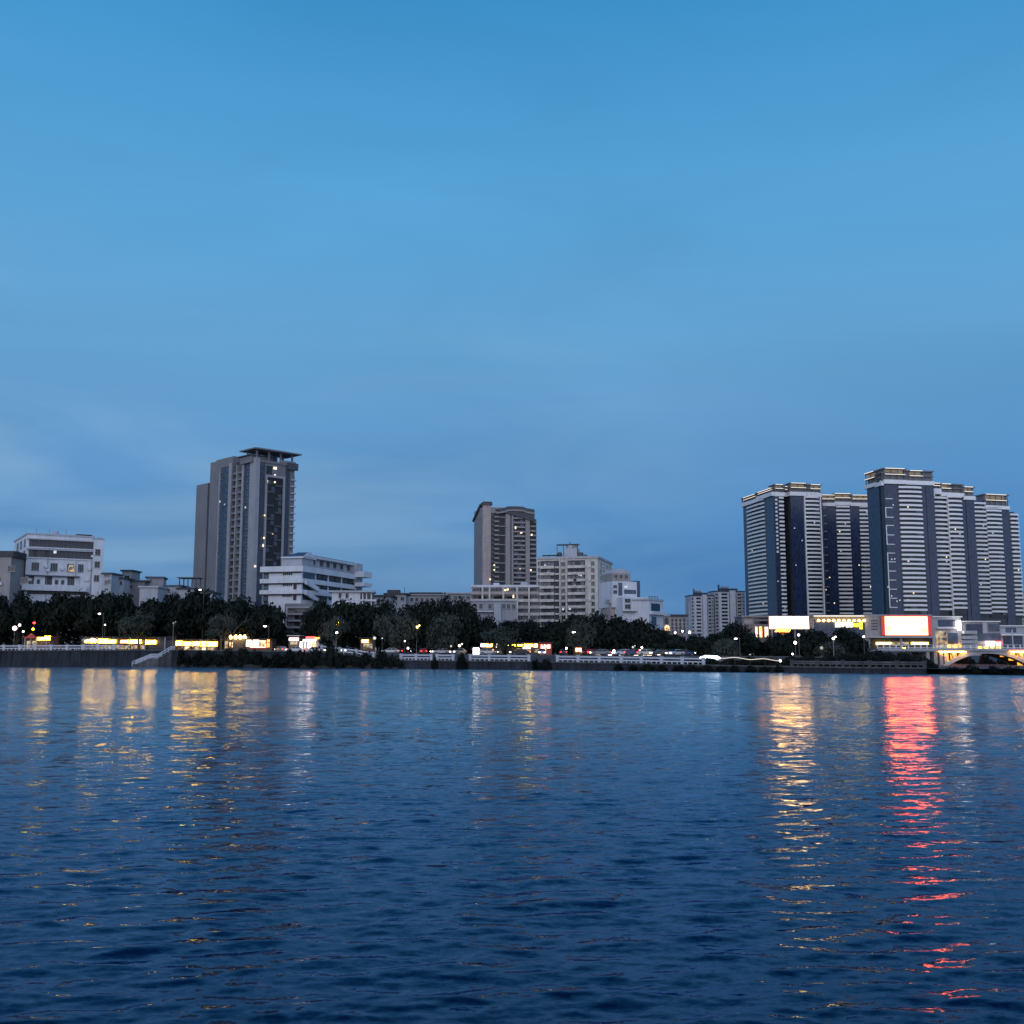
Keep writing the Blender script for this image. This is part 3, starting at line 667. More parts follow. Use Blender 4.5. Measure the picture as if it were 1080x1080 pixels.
# right face, galleries
def ry(px): return b.y(px,0)
for (y0,y1) in ((604.6,613.0),(616.5,622.3),(627.5,633)):
    for (p0,p1) in ((333.5,345.3),(347,359.3),(361,373)):
        a0=ry(p0); s=ry(346); z0=b.zf('K',y1,s,0); z1=b.zf('K',y0,s,0)
        b.box('gallery_opening',['interior'],0.01,.06,a0,ry(p1),z0,z1-.4)
        wm=win_mesh((ry(p1)-a0)*.3,1.6,'grey_wall','glass_dark',1,.08,False)
        for k in range(2): b.put('window',wm,'K',a0+.6+k*(ry(p1)-a0)*.5,a0+5,.07,z0+.5)
for (y0,y1) in ((604,611.5),(616,623),(627,633)):
    s=ry(325); b.box('stair_opening',['glass_blue'],.01,.07,ry(319.5),ry(332),b.zf('K',y1,s,0),b.zf('K',y0,s,0))
# zigzag stair flights on the right face
for (p0,q0,p1,q1) in ((318.5,611.5,332,619.5),(318.5,622.5,332,631.5)):
    a0,a1=ry(p0),ry(p1); z0=b.zf('K',q0,a0,1.0); z1=b.zf('K',q1,a1,1.0)
    mb=MB(); mb.add([(.91,a0,z0-1.3),(.91,a1,z1-1.3),(.91,a1,z1),(.91,a0,z0),(1.6,a0,z0-1.3),(1.6,a1,z1-1.3),(1.6,a1,z1),(1.6,a0,z0)],[(0,1,2,3),(7,6,5,4),(0,4,5,1),(3,2,6,7),(0,3,7,4),(1,5,6,2)])
    mb.build('stair_flight',['white_plaster'],b.root)
for (y0,y1) in ((603,608.8),(614.5,618.6)):
    s=ry(373); b.box('balcony',['white_plaster'],.9,4.2,ry(371.5),ry(380),b.zf('K',y1,s,2),b.zf('K',y0,s,2))
# roof room with gable and set-back top storey
zt=b.z(597)
b.box('roof_room',['pale_plaster'],b.x(299,3),-.8,1.5,9,zt,b.z(588.6,0,2)); b.box('roof_slab',['white_plaster'],b.x(297.5,2),-.1,.8,9.6,b.z(588.6,0,2)+.003,b.z(587,0,2))
zr=b.z(587,0,2)+.006; xA,xB=b.x(300.5,2),-.3
mb=MB(); mb.add([(xA,1.2,zr),(xB,1.2,zr),(xB,9,zr),(xA,9,zr),(xA+2.5,5,zr+1.55),(xB,5,zr+1.55)],[(0,1,5,4),(2,3,4,5),(3,0,4),(1,2,5)]); mb.build('gable_roof',['roof_blue'],b.root)
mb=MB(); mb.slab([(0,0),(8,0),(4,1.75)],-.15,.15); o=mb.build('gable_wall',['white_plaster'],b.root,(xB+.2,1.1,zr),PI/2)
ya,yb=9.1,yr+2
b.box('roof_room',['pale_plaster'],-7,-1.6,ya,yb,zt,b.zf('K',591.4,ry(346),-1.6)); zr2=b.zf('K',591.4,ry(346),-1.6)
b.box('roof_slab',['white_plaster'],-8,-.2,ya-.6,yb+3,zr2+.003,zr2+.7)
b.box('roof_slab',['roof_dark'],-7.5,-.8,ya,yb+2,zr2+.703,zr2+.95)
wm=win_mesh(2.2,1.7,'grey_pale','glass_dark',1,.1)
for p in (330,338.5,345.5,352.5,360,367): b.put('window',wm,'K',b.y(p,-1.6)-1.1,0,-1.59,zt+1.2)
b.box('end_wall',['pale_plaster'],-7,.6,yr+.003,yr+5,0,b.zf('K',594,yr,0))
# lower wing in front
b2=B('annex_building','low white annex with two dark windows and a thin roof slab below the terraced block','building',350,318,6,py=628,gz=4)
w=b2.x(380); b2.box('wall',['white_plaster'],0,w,0,7,0,b2.z(624.6)); b2.box('roof_slab',['pale_plaster'],-1,b2.x(396),-.8,8,b2.z(624.6)+.003,b2.z(622.8))
wingrid(b2,'F',0,[(357,360.2),(364.4,367.6)],zrows(b2,'F',357,0,[(625.5,630.5)]),mull=0)
b2.box('porch',['glass_dark'],w+.01,b2.x(394.5),1,6,0,b2.z(624.7)); 
for p in (382,386,391): b2.box('porch_post',['white_plaster'],b2.x(p),b2.x(p)+.35,.2,.55,0,b2.z(624.7))
b2.box('balustrade',['white_plaster'],b2.x(380),b2.x(397),-.4,-.1,b2.z(634),b2.z(632))
# grey stair house below it
b3=B('stair_house','grey block with stacked landings below the white terraced block, half hidden by trees','building',300,300,0,py=650,gz=4)
b3.box('wall',['grey_wall'],0,b3.x(330),0,8,0,b3.z(636.5))
for i,y in enumerate((640,647,654,661)):
    b3.box('landing',['grey_pale'],b3.x(303),b3.x(327),-1.2,-.003,b3.z(y+1.6),b3.z(y)); b3.box('window',['glass_dark'],b3.x(311),b3.x(322),-.1,-.004,b3.z(y+6),b3.z(y+2.2))
b3.box('pier',['pale_plaster'],b3.x(302.5),b3.x(304),-1.3,-1.201,0,b3.z(640))

# ---- low roofs in the middle distance
def slabs(label,px0,px1,ytop,Y,mats,wins=4,name='house',a=0,h=2.4):
    b=B(name,label,'house',px0,Y,a,py=635,gz=3.4); w=b.x(px1); zt=b.z(ytop)
    b.box('wall',[mats[0]],0,w,0,12,0,zt-.5); b.box('roof',[mats[1]],-1,w+1,-.9,12.6,zt-.498,zt)
    if wins:
        me=win_mesh(w/wins*.55,1.5,'grey_pale','glass_dark',1)
        for i in range(wins): b.put('window',me,'F',w*(i+.2)/wins,0,0,zt-h-.6)
    return b
slabs('long low building with a dark roof right of the white annex',380,412,627.5,380,('grey_pale','roof_dark'),6)
slabs('low roofed block with a raised dark hut right of the white annex',407,428,625.5,420,('grey_pale','roof_dark'),3)
b=slabs('long pale low building with a thin white eave behind the middle trees',415,470,626.5,440,('grey_pale','grey_pale'),10)
b.box('antenna',['metal_dark'],b.x(425.5),b.x(426),3,3.3,b.z(626.5),b.z(619)); b.box('roof_hut',['roof_dark'],b.x(407),b.x(420),4,9,b.z(626.5)+.004,b.z(621.5))
slabs('low building under a dark barrel shaped roof behind the middle trees',434,464,624.8,470,('grey_dark','roof_dark'),3)
slabs('pale low building half hidden by trees left of the pink flats',464,497,625,480,('grey_pale','pale_plaster'),5)
slabs('small pale hut glimpsed through the middle trees',456,470,637,345,('white_plaster','slab_white'),2)
# ================================================================== middle of the far bank
b=B('residential_tower','tan residential tower with a blank pinkish end wall and a curved dark roof','building',509,690,14,py=575,gz=3.4)
FH=2.99
xE=b.x(566.5); x1=b.x(557.5); yl=b.y(500,0); zt=b.z(534.5)
b.box('wall',['tan_wall'],0,x1,0,yl,0,zt); b.box('wall',['tan_wall'],x1+.003,xE,1.5,yl-4,0,b.z(547,xE))
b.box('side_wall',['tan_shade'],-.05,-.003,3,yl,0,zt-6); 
b.box('end_pier',['pink_plaster'],-.1,b.x(517.2),-.6,-.003,0,b.z(532.6)); b.box('roof_slab',['grey_dark'],-.8,b.x(519),-1.4,8,b.z(532.6)+.003,b.z(530.6)); b.box('roof_hut',['roof_dark'],.3,b.x(518.5),-.8,7,b.z(530.6)+.005,b.z(529))
# sloping side cornice
y2=yl+.6; mb=MB(); z0=zt+.4; mb.add([(-1.2,8.1,z0-.8),(-1.2,y2,z0-7.2),(-1.2,y2,z0-6),(-1.2,8.1,z0+.8),(1.5,8.1,z0-.8),(1.5,y2,z0-7.2),(1.5,y2,z0-6),(1.5,8.1,z0+.8)],[(0,1,2,3),(7,6,5,4),(3,2,6,7),(1,0,4,5),(0,3,7,4),(1,5,6,2)]); mb.build('cornice',['grey_dark'],b.root)
# curved roof
xr0,xr1=b.x(522.5),b.x(563); n=10; w=xr1-xr0
arc=[(xr0+w*i/n, b.z(538.5,xr0+w*i/n)+2.6*math.sin(PI*(.22+.62*i/n))-.8+(.8 if 2<i<8 else 0)) for i in range(n+1)]
mb=MB().slab([(xr0,zt-2)]+[(xr1,zt-9)]+arc[::-1],-2.2,12); mb.build('curved_roof',['grey_dark'],b.root)
mb=MB()
for (p,q) in zip(arc,arc[1:]): mb.slab([(p[0],p[1]-3.2),(q[0],q[1]-3.2),(q[0],q[1]-2.2),(p[0],p[1]-2.2)],-2.9,-2.203)
mb.build('roof_fascia',['tan_wall'],b.root)
nf=25
def ztop(px): return b.z(541,b.x(px))
# strips: dark glazing panels, then balconies and windows floor by floor
for (p0,p1) in ((518,526.2),(526.4,532.4),(541,553.8)): b.box('glazing',['interior'],b.x(p0),b.x(p1),-.08,-.003,0,ztop(p0)+(3 if p0>530 else 0))
b.box('glazing',['interior'],b.x(558.3),xE-.3,1.4,1.497,0,b.z(548,xE))
w=b.x(526)-b.x(521.2); m1=plain_balcony(w,.9,1.0,'tan_wall'); m2=win_mesh(1.4,1.5,'tan_wall','glass_dark',0,.12,False)
w3=b.x(553.6)-b.x(541.4); m3=plain_balcony(w3,1.1,1.05,'tan_wall'); m4=plain_balcony(xE-.2-b.x(558.6),1.0,1.05,'tan_wall'); m5=win_mesh(1.0,2.2,'tan_wall','glass_dark',0,.12,False)
mw=win_mesh(w3*.3,1.6,'tan_shade','glass_blue',1,.12,False); md=plain_balcony(b.x(532.3)-b.x(526.6),.8,.6,'tan_wall')
for i in range(nf):
    z=ztop(520)-(i+1)*FH; z3=ztop(547)-(i+1)*FH+2
    b.put('balcony',m1,'F',b.x(521.2),0,-.09,z,60); b.put('balcony',m3,'F',b.x(541.4),0,-.09,z3,60)
    if i<nf-1: b.put('balcony',m4,'F',b.x(558.6),0,1.39,z3-5,80)
    if i%2==0: b.put('balcony',md,'F',b.x(526.6),0,-.09,z,95)
    b.put('window',m2,'F',b.x(518.6),0,-.09,z+.7); b.put('window',m5,'F',b.x(534.6),0,-.02,z+.4)
    if random.random()<.75: b.put('window',mw,'F',b.x(541.4)+w3*random.choice([.08,.35,.6]),0,-.10,z3+1)
for p in ((532.9,537.3),(553.9,558.2),(539.2,541)): b.box('pier',['tan_wall'],b.x(p[0]),b.x(p[1]),-1.3,-.004,0,ztop(p[0])+2)
b.box('pier',['tan_shade'],b.x(537.8),b.x(538.7),-.5,-.004,0,ztop(538)); b.box('floor_band',['pale_plaster'],-.2,b.x(517.4),-.75,-.603,b.z(570.5),b.z(569.9)); b.box('floor_band',['pale_plaster'],-.2,b.x(517.4),-.75,-.603,b.z(600.6),b.z(600))
for p in ((543.7,556.5,1,2),(549.7,562,1.6,.9),(560.7,564,1.3,1.3),(521.3,596,1,1.2),(521.3,601,1.1,1.1),(559.8,601.3,1.3,1.3),(516.9,611,1,1.4),(548.5,600,.6,.6)):
    lit(b,'F',p[0],p[1],-1.25,p[2],p[3])
b.done()
# ---- pale flats with balconies and a tank on the roof
b=B('apartment_building','pale ten storey flats with long balconies, rooftop tank and a curved right corner','building',629,480,-15,py=620,gz=3.3)
xl=b.x(566.3); yr=b.y(644.6,0); zt=b.z(588.5)
xc=b.x(627.5)
pl=[(xl,0),(xc,0),(xc+1.2,.5),(-.2,2.0),(.5,4),(.5,yr),(xl,yr)]
MB().prism(pl,0,zt).build('wall',['cream_plaster'],b.root)
pl2=[(xl-.3,-.5),(xc,-.5),(xc+1.5,0),(.3,1.6),(1,4),(1,yr+.3),(xl-.3,yr+.3)]
MB().prism(pl2,zt+.003,b.z(586.2)).build('parapet',['pale_plaster'],b.root)
FHp=7.08
rows=[591.6+FHp*i for i in range(11)]
wA=b.x(585)-b.x(570); mA=plain_balcony(wA,1.3,1.25,'cream_plaster'); wB=b.x(617.3)-b.x(599); mB_=plain_balcony(wB,1.3,1.25,'cream_plaster')
b.box('glazing',['interior_grey'],b.x(570),b.x(590),-.06,-.003,b.z(662),b.z(590.5)); b.box('glazing',['interior_grey'],b.x(599),b.x(617.3),-.06,-.003,b.z(662),b.z(590.5))
mwA=win_mesh(wA*.22,1.4,'grey_pale','glass_blue',1,.09,False)
for i,y in enumerate(rows):
    z=b.z(y+5.2)
    b.put('balcony',mA,'F',b.x(570),0,-.065,z-.9); b.put('balcony',mB_,'F',b.x(599),0,-.065,z-.9)
    for k in range(4):
        if random.random()<.6: b.put('window',mwA,'F',b.x(570)+wA*k*.25,0,-.07,z+.5)
        if random.random()<.6: b.put('window',mwA,'F',b.x(599)+wB*k*.25,0,-.07,z+.5)
wingrid(b,'F',0,[(567.3,569.4)],[(b.z(y+4.6,xl),b.z(y+.6,xl)) for y in rows],mull=0)
wingrid(b,'F',-.01,[(592.2,596.3),(623.6,627.2)],[(b.z(y+4.6),b.z(y+.4)) for y in rows])
b.box('pier',['cream_plaster'],b.x(590.2),b.x(591.6),-.9,-.004,0,zt); b.box('pier',['cream_plaster'],b.x(597),b.x(598.4),-.9,-.004,0,zt)
me=plain_balcony(b.x(589.9)-b.x(585.6),.9,.8,'cream_plaster')
for y in rows: b.put('balcony',me,'F',b.x(585.6),0,-.065,b.z(y+7))
for i,y in enumerate(rows):
    z=b.zf('K',y+5,6,.5)
    if i==0: mwR=win_mesh(2.2,1.7,'pale_plaster','glass_dark',1,.1)
    for p in (634,637,640.3,643): b.put('window',mwR,'K',b.y(p,.5)-.8,0,.5,z)
ac=MB().box(0,1.1,-.7,0,0,.8).mesh('air_conditioner',['white_plaster'])
for i in range(34):
    y=random.choice(rows)+random.choice([5.6,4.8]);
    if i%2: b.put('air_conditioner',ac,'K',b.y(random.choice([632.8,635.6,638.6,641.8]),.5),0,.52,b.zf('K',y,8,.5)-.4)
    else: b.put('air_conditioner',ac,'F',b.x(random.choice([601,606,611,573,578,621])),0,-1.42 if i%3 else -.1,b.z(y)-.4)
zr=b.z(586.2)+.003
b.box('roof_hut',['pale_plaster'],b.x(594),b.x(607.5),3,9,zr,b.z(578,0,4))
MB().tube((b.x(600.5),6,b.z(578,0,4)),(b.x(600.5),6,b.z(577,0,4)+1.2),2.6,2.6,16).build('water_tank',['tank'],b.root)
b.box('roof_platform',['grey_dark'],b.x(585.5),b.x(608.5),3,7,b.z(573.9,0,4),b.z(573.2,0,4))
for p in (586,593,603,608): b.box('post',['metal_dark'],b.x(p)-.12,b.x(p)+.12,3.2,3.5,zr,b.z(573.9,0,4)-.003)
b.box('antenna',['metal_dark'],b.x(599)-.1,b.x(599)+.25,4.6,4.9,b.z(573.2,0,4)+.003,b.z(570.5,0,4))
MB().ball((b.x(589.2),2.5,zr+1.1),1.3,1.3,1.2,12,8).build('water_tank',['grey_dark'],b.root)
b.box('pergola_roof',['metal_dark'],b.x(571),b.x(586),1.2,5,b.z(584.4),b.z(583.8))
for p in (572,578,585): b.box('post',['metal_dark'],b.x(p),b.x(p)+.25,1.5,1.8,zr,b.z(584.4)-.003)
for p,y in ((610,581.5),(614,584)): b.box('roof_hut',['grey_dark'],b.x(p)-.8,b.x(p)+1.4,3,5,zr,b.z(y))
for p in ((611,606,1,.9),(594,642.5,.9,1),(601,642,1.2,1),(613,607,.7,.7),(575,596,.8,.6)): lit(b,'F',p[0],p[1],-.15,p[2],p[3],'window_cool')
b.done()
# ---- long low flats in front of the tan tower
b=B('apartment_building','long low pinkish flats with ribbon balconies below the tan tower','building',497.5,425,-2,py=632,gz=3.2)
xe=b.x(567); zt=b.z(619.5)
b.box('wall',['pink_plaster'],0,xe,0,12,0,zt); b.box('parapet',['white_plaster'],-.4,xe+.4,-.6,12.4,zt+.003,b.z(617))
for i,y in enumerate((620.2,628,635.2,642.5,650)):
    z0=b.z(y+3.6); z1=b.z(y); b.box('window_band',['interior_grey'],.3,xe-.2,-.05,-.003,z0,z1)
    me=win_mesh(2.6,z1-z0-.2,'pale_plaster','glass_dark',1,.12,False); w=xe/8
    for k in range(8):
        if random.random()<.85: b.put('window',me,'F',k*w+.4+random.random()*.6,0,-.055,z0+.1)
    b.box('balcony',['cream_plaster' if i%2 else 'pink_plaster'],-.3,xe+.3,-1.0,-.003,b.z(y+6.9),b.z(y+4))
for p in (509,516.5,531,545.5,558): b.box('pier',['cream_plaster'],b.x(p)-.35,b.x(p)+.35,-1.15,-1.003,0,zt)
for k in (505,521,534,552): b.box('planter',['leaf_bush'],b.x(k),b.x(k)+3,-.9,-.2,b.z(631),b.z(630)+.3)
b.box('roof_hut',['white_plaster'],b.x(520),b.x(526),2,6,b.z(617)+.003,b.z(614.5)); b.box('roof_hut',['pale_plaster'],b.x(549),b.x(556),3,7,b.z(617)+.003,b.z(613.5))
for p in ((533,622.3,.9,.9),(535.5,621.7,.9,.9),(541.5,629,.7,1.5)): lit(b,'F',p[0],p[1],-1.2,p[2],p[3])
b=B('townhouse','blue grey painted low house in front of the long pink flats','house',497,405,3,py=640,gz=3.2)
xe=b.x(545); b.box('wall',['grey_pale'],0,xe,0,9,0,b.z(634)); b.box('parapet',['pale_plaster'],-.3,xe+.3,-.4,9.3,b.z(634)+.003,b.z(632.5))
wingrid(b,'F',0,[(500,503),(505.5,509),(515,518.5),(530,533),(534.5,538),(540,543.5)],zrows(b,'F',500,0,[(637,642)]))
b.box('stair_hut',['pale_plaster'],b.x(521),b.x(528),-1.2,3,0,b.z(636)); b.box('canopy',['white_plaster'],-.2,b.x(520.5),-1.6,-.003,b.z(645.5),b.z(644.6))
# ---- white stepped blocks
b=B('stepped_building','white stepped block with four square windows and an arched roof crown','building',657,430,22,py=635,gz=3.2)
xe=b.x(683.5); zt=b.z(629.5)
b.box('wall',['white_plaster'],0,xe,0,16,0,zt); wingrid(b,'F',0,[(659,665),(669.5,676)],zrows(b,'F',659,0,[(631.3,635.4),(637.3,642)]),mull=1)
b.box('canopy',['grey_dark'],-.3,xe,-1.5,-.003,b.z(645.3),b.z(644.6))
# upper block and crown, further back
u0,u1=b.x(646,6),b.x(676.5,6)
b.box('upper_block',['white_plaster'],u0,u1-2,6.003,18,zt-4,b.z(613,u0,6)); b.box('upper_block',['roof_blue'],u1-2,u1,7,18,zt-4,b.z(612.5,u1,6))
b.box('glass_bay',['glass_blue'],b.x(652.5,5.9),b.x(656.5,5.9),5.85,5.997,b.z(628,0,6),b.z(614.5,0,6)); b.box('glass_bay',['glass_blue'],b.x(658.5,5.9),b.x(671,5.9),5.85,5.997,b.z(626,0,6),b.z(616.5,0,6)-2)
wingrid(b,'F',6,[(647,651)],zrows(b,'F',647,6,[(617,620),(622.5,626)]))
c0,c1=b.x(646,7),b.x(665,7); zc=b.z(613,u0,6)
b.box('crown',['tan_wall'],c0,c1,7,16,zc+.003,b.z(604.5,0,7)); wingrid(b,'F',7,[(648,651.5),(653.5,657),(659,662.5)],zrows(b,'F',650,7,[(605.8,610.5)]),frame='cream_plaster')
arc=[(c0+(c1-c0)*(.5-.5*math.cos(PI*i/8)), b.z(604.5,0,7)+2.0*math.sin(PI*i/8)) for i in range(9)]
MB().slab(arc[::-1],7.5,15).build('arched_roof',['pale_plaster'],b.root)
lit(b,'F',660,619,5.8,1.6,.7,'window_cool')
b=B('annex_building','pink washed annex between the pale flats and the white stepped block','building',644,436,15,py=640,gz=3.2)
b.box('wall',['pink_plaster'],0,b.x(658),0,10,0,b.z(636)); b.box('roof',['pale_plaster'],-.4,b.x(658)-.1,-.5,10.5,b.z(636)+.003,b.z(632)); b.box('window_band',['glass_dark'],.5,b.x(657),-.06,-.003,b.z(641.5),b.z(639))
b=B('warehouse','long white block with a glazed terrace running back right of the four square windows','building',684.5,428,0,py=645,gz=3.2)
b.a=R(58); b.ca,b.sa=math.cos(b.a),math.sin(b.a); b.root.rotation_euler=(0,0,b.a)
xe=b.x(699.5); zt=b.z(633)
b.box('wall',['white_plaster'],0,xe,0,14,0,zt); b.box('roof_slab',['pale_plaster'],-.5,xe+.4,-.4,14,zt+.003,b.z(631))
b.box('terrace_glass',['glass_dark'],2,b.x(696),-.1,-.003,b.z(644),b.z(636)); b.box('ledge',['white_plaster'],0,xe,-1.6,-.004,b.z(648),b.z(645)); b.box('window_band',['glass_blue'],b.x(687),b.x(692),-.1,-.004,b.z(660),b.z(650))
b.box('roof_frame',['metal_grey'],.2,b.x(694),-.2,.1,b.z(629),b.z(628.4))
for k in range(4): b.box('post',['metal_grey'],.2+k*(b.x(694)-.5)/3,.5+k*(b.x(694)-.5)/3,-.2,.1,b.z(631)+.003,b.z(629)-.003)
# ---- little arched block
b=B('arcade_building','small pink block with rows of arched windows and a glowing arched doorway','building',700.5,500,6,py=660,gz=3.2)
xe=b.x(724); b.box('wall',['pink_plaster'],0,xe,0,12,0,b.z(650)); b.box('roof',['roof_dark'],b.x(707),xe+.8,-.8,12.6,b.z(650)+.003,b.z(648)); b.box('roof',['pale_plaster'],-.3,b.x(707)-.01,-.6,12.5,b.z(650)+.003,b.z(648.8))
def arch_mesh(w,h,mats):
    mb=MB(); pts=[(0,0),(w,0)]+[(w/2+w/2*math.cos(PI*i/6),h-w/2+w/2*math.sin(PI*i/6)) for i in range(7)]
    mb.slab(pts,-.06,-.003); return mb.mesh('window',mats)
me=arch_mesh(1.05,1.5,['glass_dark'])
for p in (708,712.2,716.4,720.6):
    for y in (653.8,658,662,666): b.put('window',me,'F',b.x(p),0,0,b.z(y)-.8)
o=put('arch',arch_mesh(1.9,3.2,['glass_dark']),b.root,(b.x(701),0,b.z(658.5))); put('doorway',arch_mesh(2.4,3.0,['shop_light']),b.root,(b.x(700.7),-.1,b.z(666)))
# ---- twin flats far behind
for k,(p0,p1,yt,lab,dx) in enumerate(((729,753,628.5,'pale twin flats with stacked bays, the lower and left one of the pair',0),(754,786,624,'pale twin flats with stacked bays, the taller one beside the dark blue towers',0))):
    b=B('apartment_building',lab,'building',p0,905+k*6,9,py=640,gz=3.2,group='twin flats in the distance')
    xe=b.x(p1); zt=b.z(yt); w=xe
    b.box('wall',['pale_plaster'],0,xe,0,16,0,zt)
    b.box('bay',['white_plaster'],w*.12,w*.45,-1.5,-.003,0,zt-1); b.box('bay',['white_plaster'],w*.48,w*.66,-2.2,-.003,0,zt+1); b.box('bay',['pale_plaster'],w*.70,w*.97,-1.0,-.003,0,zt-2)
    b.box('side_bay',['pale_plaster'],-1.5,-.003,2,9,0,zt-5)
    rows=[zt-3.0*(i+1) for i in range(17)]
    m1=win_mesh(w*.2,1.7,'grey_pale','glass_dark',1,.15,False); m2=win_mesh(w*.07,1.4,'grey_pale','glass_dark',0,.12,False); m3=win_mesh(w*.12,1.5,'grey_pale','glass_dark',1,.12,False); m4=plain_balcony(w*.1,.8,1.0,'pale_plaster')
    for z in rows:
        b.put('window',m1,'F',w*.2,0,-1.51,z); b.put('window',m2,'F',w*.03,0,0,z); b.put('window',m3,'F',w*.74,0,-1.01,z); b.put('window',m2,'F',w*.89,0,-1.01,z); b.put('balcony',m4,'F',w*.84,0,-1.01,z-.6); b.put('window',m2,'L',4,6,-1.5,z)
    b.box('roof_hut',['roof_blue'],w*.25,w*.8,3,10,zt+.003,zt+3); b.box('roof_hut',['grey_pale'],w*.3,w*.5,2,8,zt+3.003,zt+4.6); b.box('parapet',['roof_dark'],-.3,xe+.3,-.4,16.3,zt+.002,zt+.8)
    b.box('antenna',['metal_dark'],w*.13,w*.18,1,1.8,zt,zt+6)
    b.done()
# ================================================================== the dark blue towers on the right
NAVY=['curtain_navy']
def strip_glass(b,face,p0,p1,off,y0,proud=.2,z0=0,m=NAVY):
    c0,c1=sorted((b.c(face,p0,off),b.c(face,p1,off))); (lx,ly),rz=b.fl(face,c0,c1,off); zt=b.zf(face,y0,(c0+c1)/2,off)
    MB().box(0,c1-c0,-proud,-.004,0,zt-z0).build('glass_strip',m,b.root,(lx,ly,z0),rz)
def strip_balc(b,face,p0,p1,off,y0,fh=3.02,zbot=24,d=1.2,bow=.7,h=1.35,lim=95,litn=2,m='slab_white'):
    c0,c1=sorted((b.c(face,p0,off),b.c(face,p1,off))); w=c1-c0; (lx,ly),rz=b.fl(face,c0,c1,off); zt=b.zf(face,y0,(c0+c1)/2,off)
    MB().box(0,w,-.1,-.004,0,zt-zbot).build('glazing',['curtain_room'],b.root,(lx,ly,zbot),rz)
    me=bow_mesh(w,d,h,m,bow); n=int((zt-zbot)/fh); r=[]
    for i in range(n):
        b.put('balcony',me,face,c0,c1,off-.101 if face!='K' else off+.101,zt-h-i*fh,lim)
    ew=win_mesh(w*.24,1.62,'grey_pale','glass_blue',1,.1,False)
    for i in range(n):
        if random.random()<.22: b.put('enclosure',ew,face,c0+w*random.choice([.04,.3,.62,.7]),c0+w,(off-.9 if face!='K' else off+.9) if face=='F' else off-.9,zt-h-i*fh-1.66,60) if face=='F' else None
    for i in range(litn):
        z=zt-h-random.randrange(n)*fh-.9; u=c0+w*random.uniform(.15,.8)
        (ax,ay),r2=b.fl(face,u,u+.9,off-.11); MB().box(0,.9,-.05,0,0,1.1).build('lit_window',[random.choice(['window_lit','window_cool','window_cool'])],b.root,(ax,ay,z),r2)
def crown(b,face,segs,off,band,lit_=True):
    """pale parapet band, dark loggia set back above it, floodlit roof slabs; segs: (px0,px1,py_band_top,py_roof_top,lit0,lit1)"""
    for (p0,p1,yb,yt,l0,l1) in segs:
        c0,c1=sorted((b.c(face,p0,off),b.c(face,p1,off))); w=c1-c0; (lx,ly),rz=b.fl(face,c0,c1,off)
        cm=(c0+c1)/2; zb=b.zf(face,yb,cm,off); zt=b.zf(face,yt,cm,off); H=zt-zb
        MB().box(-.4,w+.4,-1.8,4,zb-band,zb).build('parapet',['slab_white'],b.root,(lx,ly,0),rz)
        MB().box(.3,w-.3,.6,8,zb+.003,zt-.5).build('loggia',['grey_wall'],b.root,(lx,ly,0),rz)
        n=max(2,int(w/5)); mb=MB()
        for i in range(n+1): mb.box(.2+(w-.9)*i/n,.7+(w-.9)*i/n,-.9,-.3,zb+.003,zt-.8)
        o=mb.build('loggia_column',['grey_wall'],b.root,(lx,ly,0),rz); o['kind']='stuff'
        MB().box(-.6,w+.6,-1.6,9,zt-.8,zt).build('roof_slab',['grey_wall'],b.root,(lx,ly,0),rz)
        MB().box(-.3,w+.3,-1.3,.55,zb+H*.42,zb+H*.42+.6).build('roof_slab',['grey_wall'],b.root,(lx,ly,0),rz)
        if lit_ and l1>l0:
            MB().box(w*l0,w*l1,-1.72,-1.603,zt-.42,zt-.05).build('crown_light',['crown_light'],b.root,(lx,ly,0),rz)
            MB().box(w*l0*.9,w*min(1,l1*1.03),-1.42,-1.303,zb+H*.42+.22,zb+H*.42+.55).build('crown_light',['crown_light'],b.root,(lx,ly,0),rz)
            MB().box(w*l0+.4,w*l1-.4,.45,.59,zb+H*.52,zt-.9).build('glow_wall',['crown_soft'],b.root,(lx,ly,0),rz)  # loggia wall glows by itself in place of floodlight on it
PZ=24
# tower 1
b=B('skyscraper','leftmost dark blue tower, showing a long left face of pale wavy balconies','tower',818,800,11,py=580,gz=3.2,group='dark blue residential towers')
yl=b.y(785,0); xm=b.x(828); xa=b.x(835); xb=b.x(868)
b.box('wall',['grey_dark'],0,xm,0,yl,0,b.z(519)); b.box('wall',['grey_dark'],xm+.003,xa-.003,4,yl-8,0,b.z(519)); b.box('wall',['grey_dark'],xa,xb,-2,22,0,b.z(518))
strip_glass(b,'L',785.3,789.8,0,531); strip_balc(b,'L',790,808,0,528.5,lim=40); strip_glass(b,'L',808.2,817.8,0,524)
strip_glass(b,'F',818.2,822.3,0,520); strip_balc(b,'F',822.6,827.6,0,520,bow=.2,lim=70,litn=1)
m_=plain_balcony(1.6,.7,1.5,'slab_white')
for i in range(15): b.put('balcony',m_,'F',b.x(818.8),0,-.21,b.z(524)-i*3.02,85)
strip_glass(b,'F',828,834.8,4,520,m=['glass_dark'])
strip_glass(b,'F',835.2,848.8,-2,520,proud=.4); strip_balc(b,'F',850,865,-2,519.5,bow=1.0,lim=95)
for p in (849.2,866): b.box('pier',['slab_white'],b.x(p,-2),b.x(p,-2)+.7,-3.6,-2.003,PZ,b.z(520))
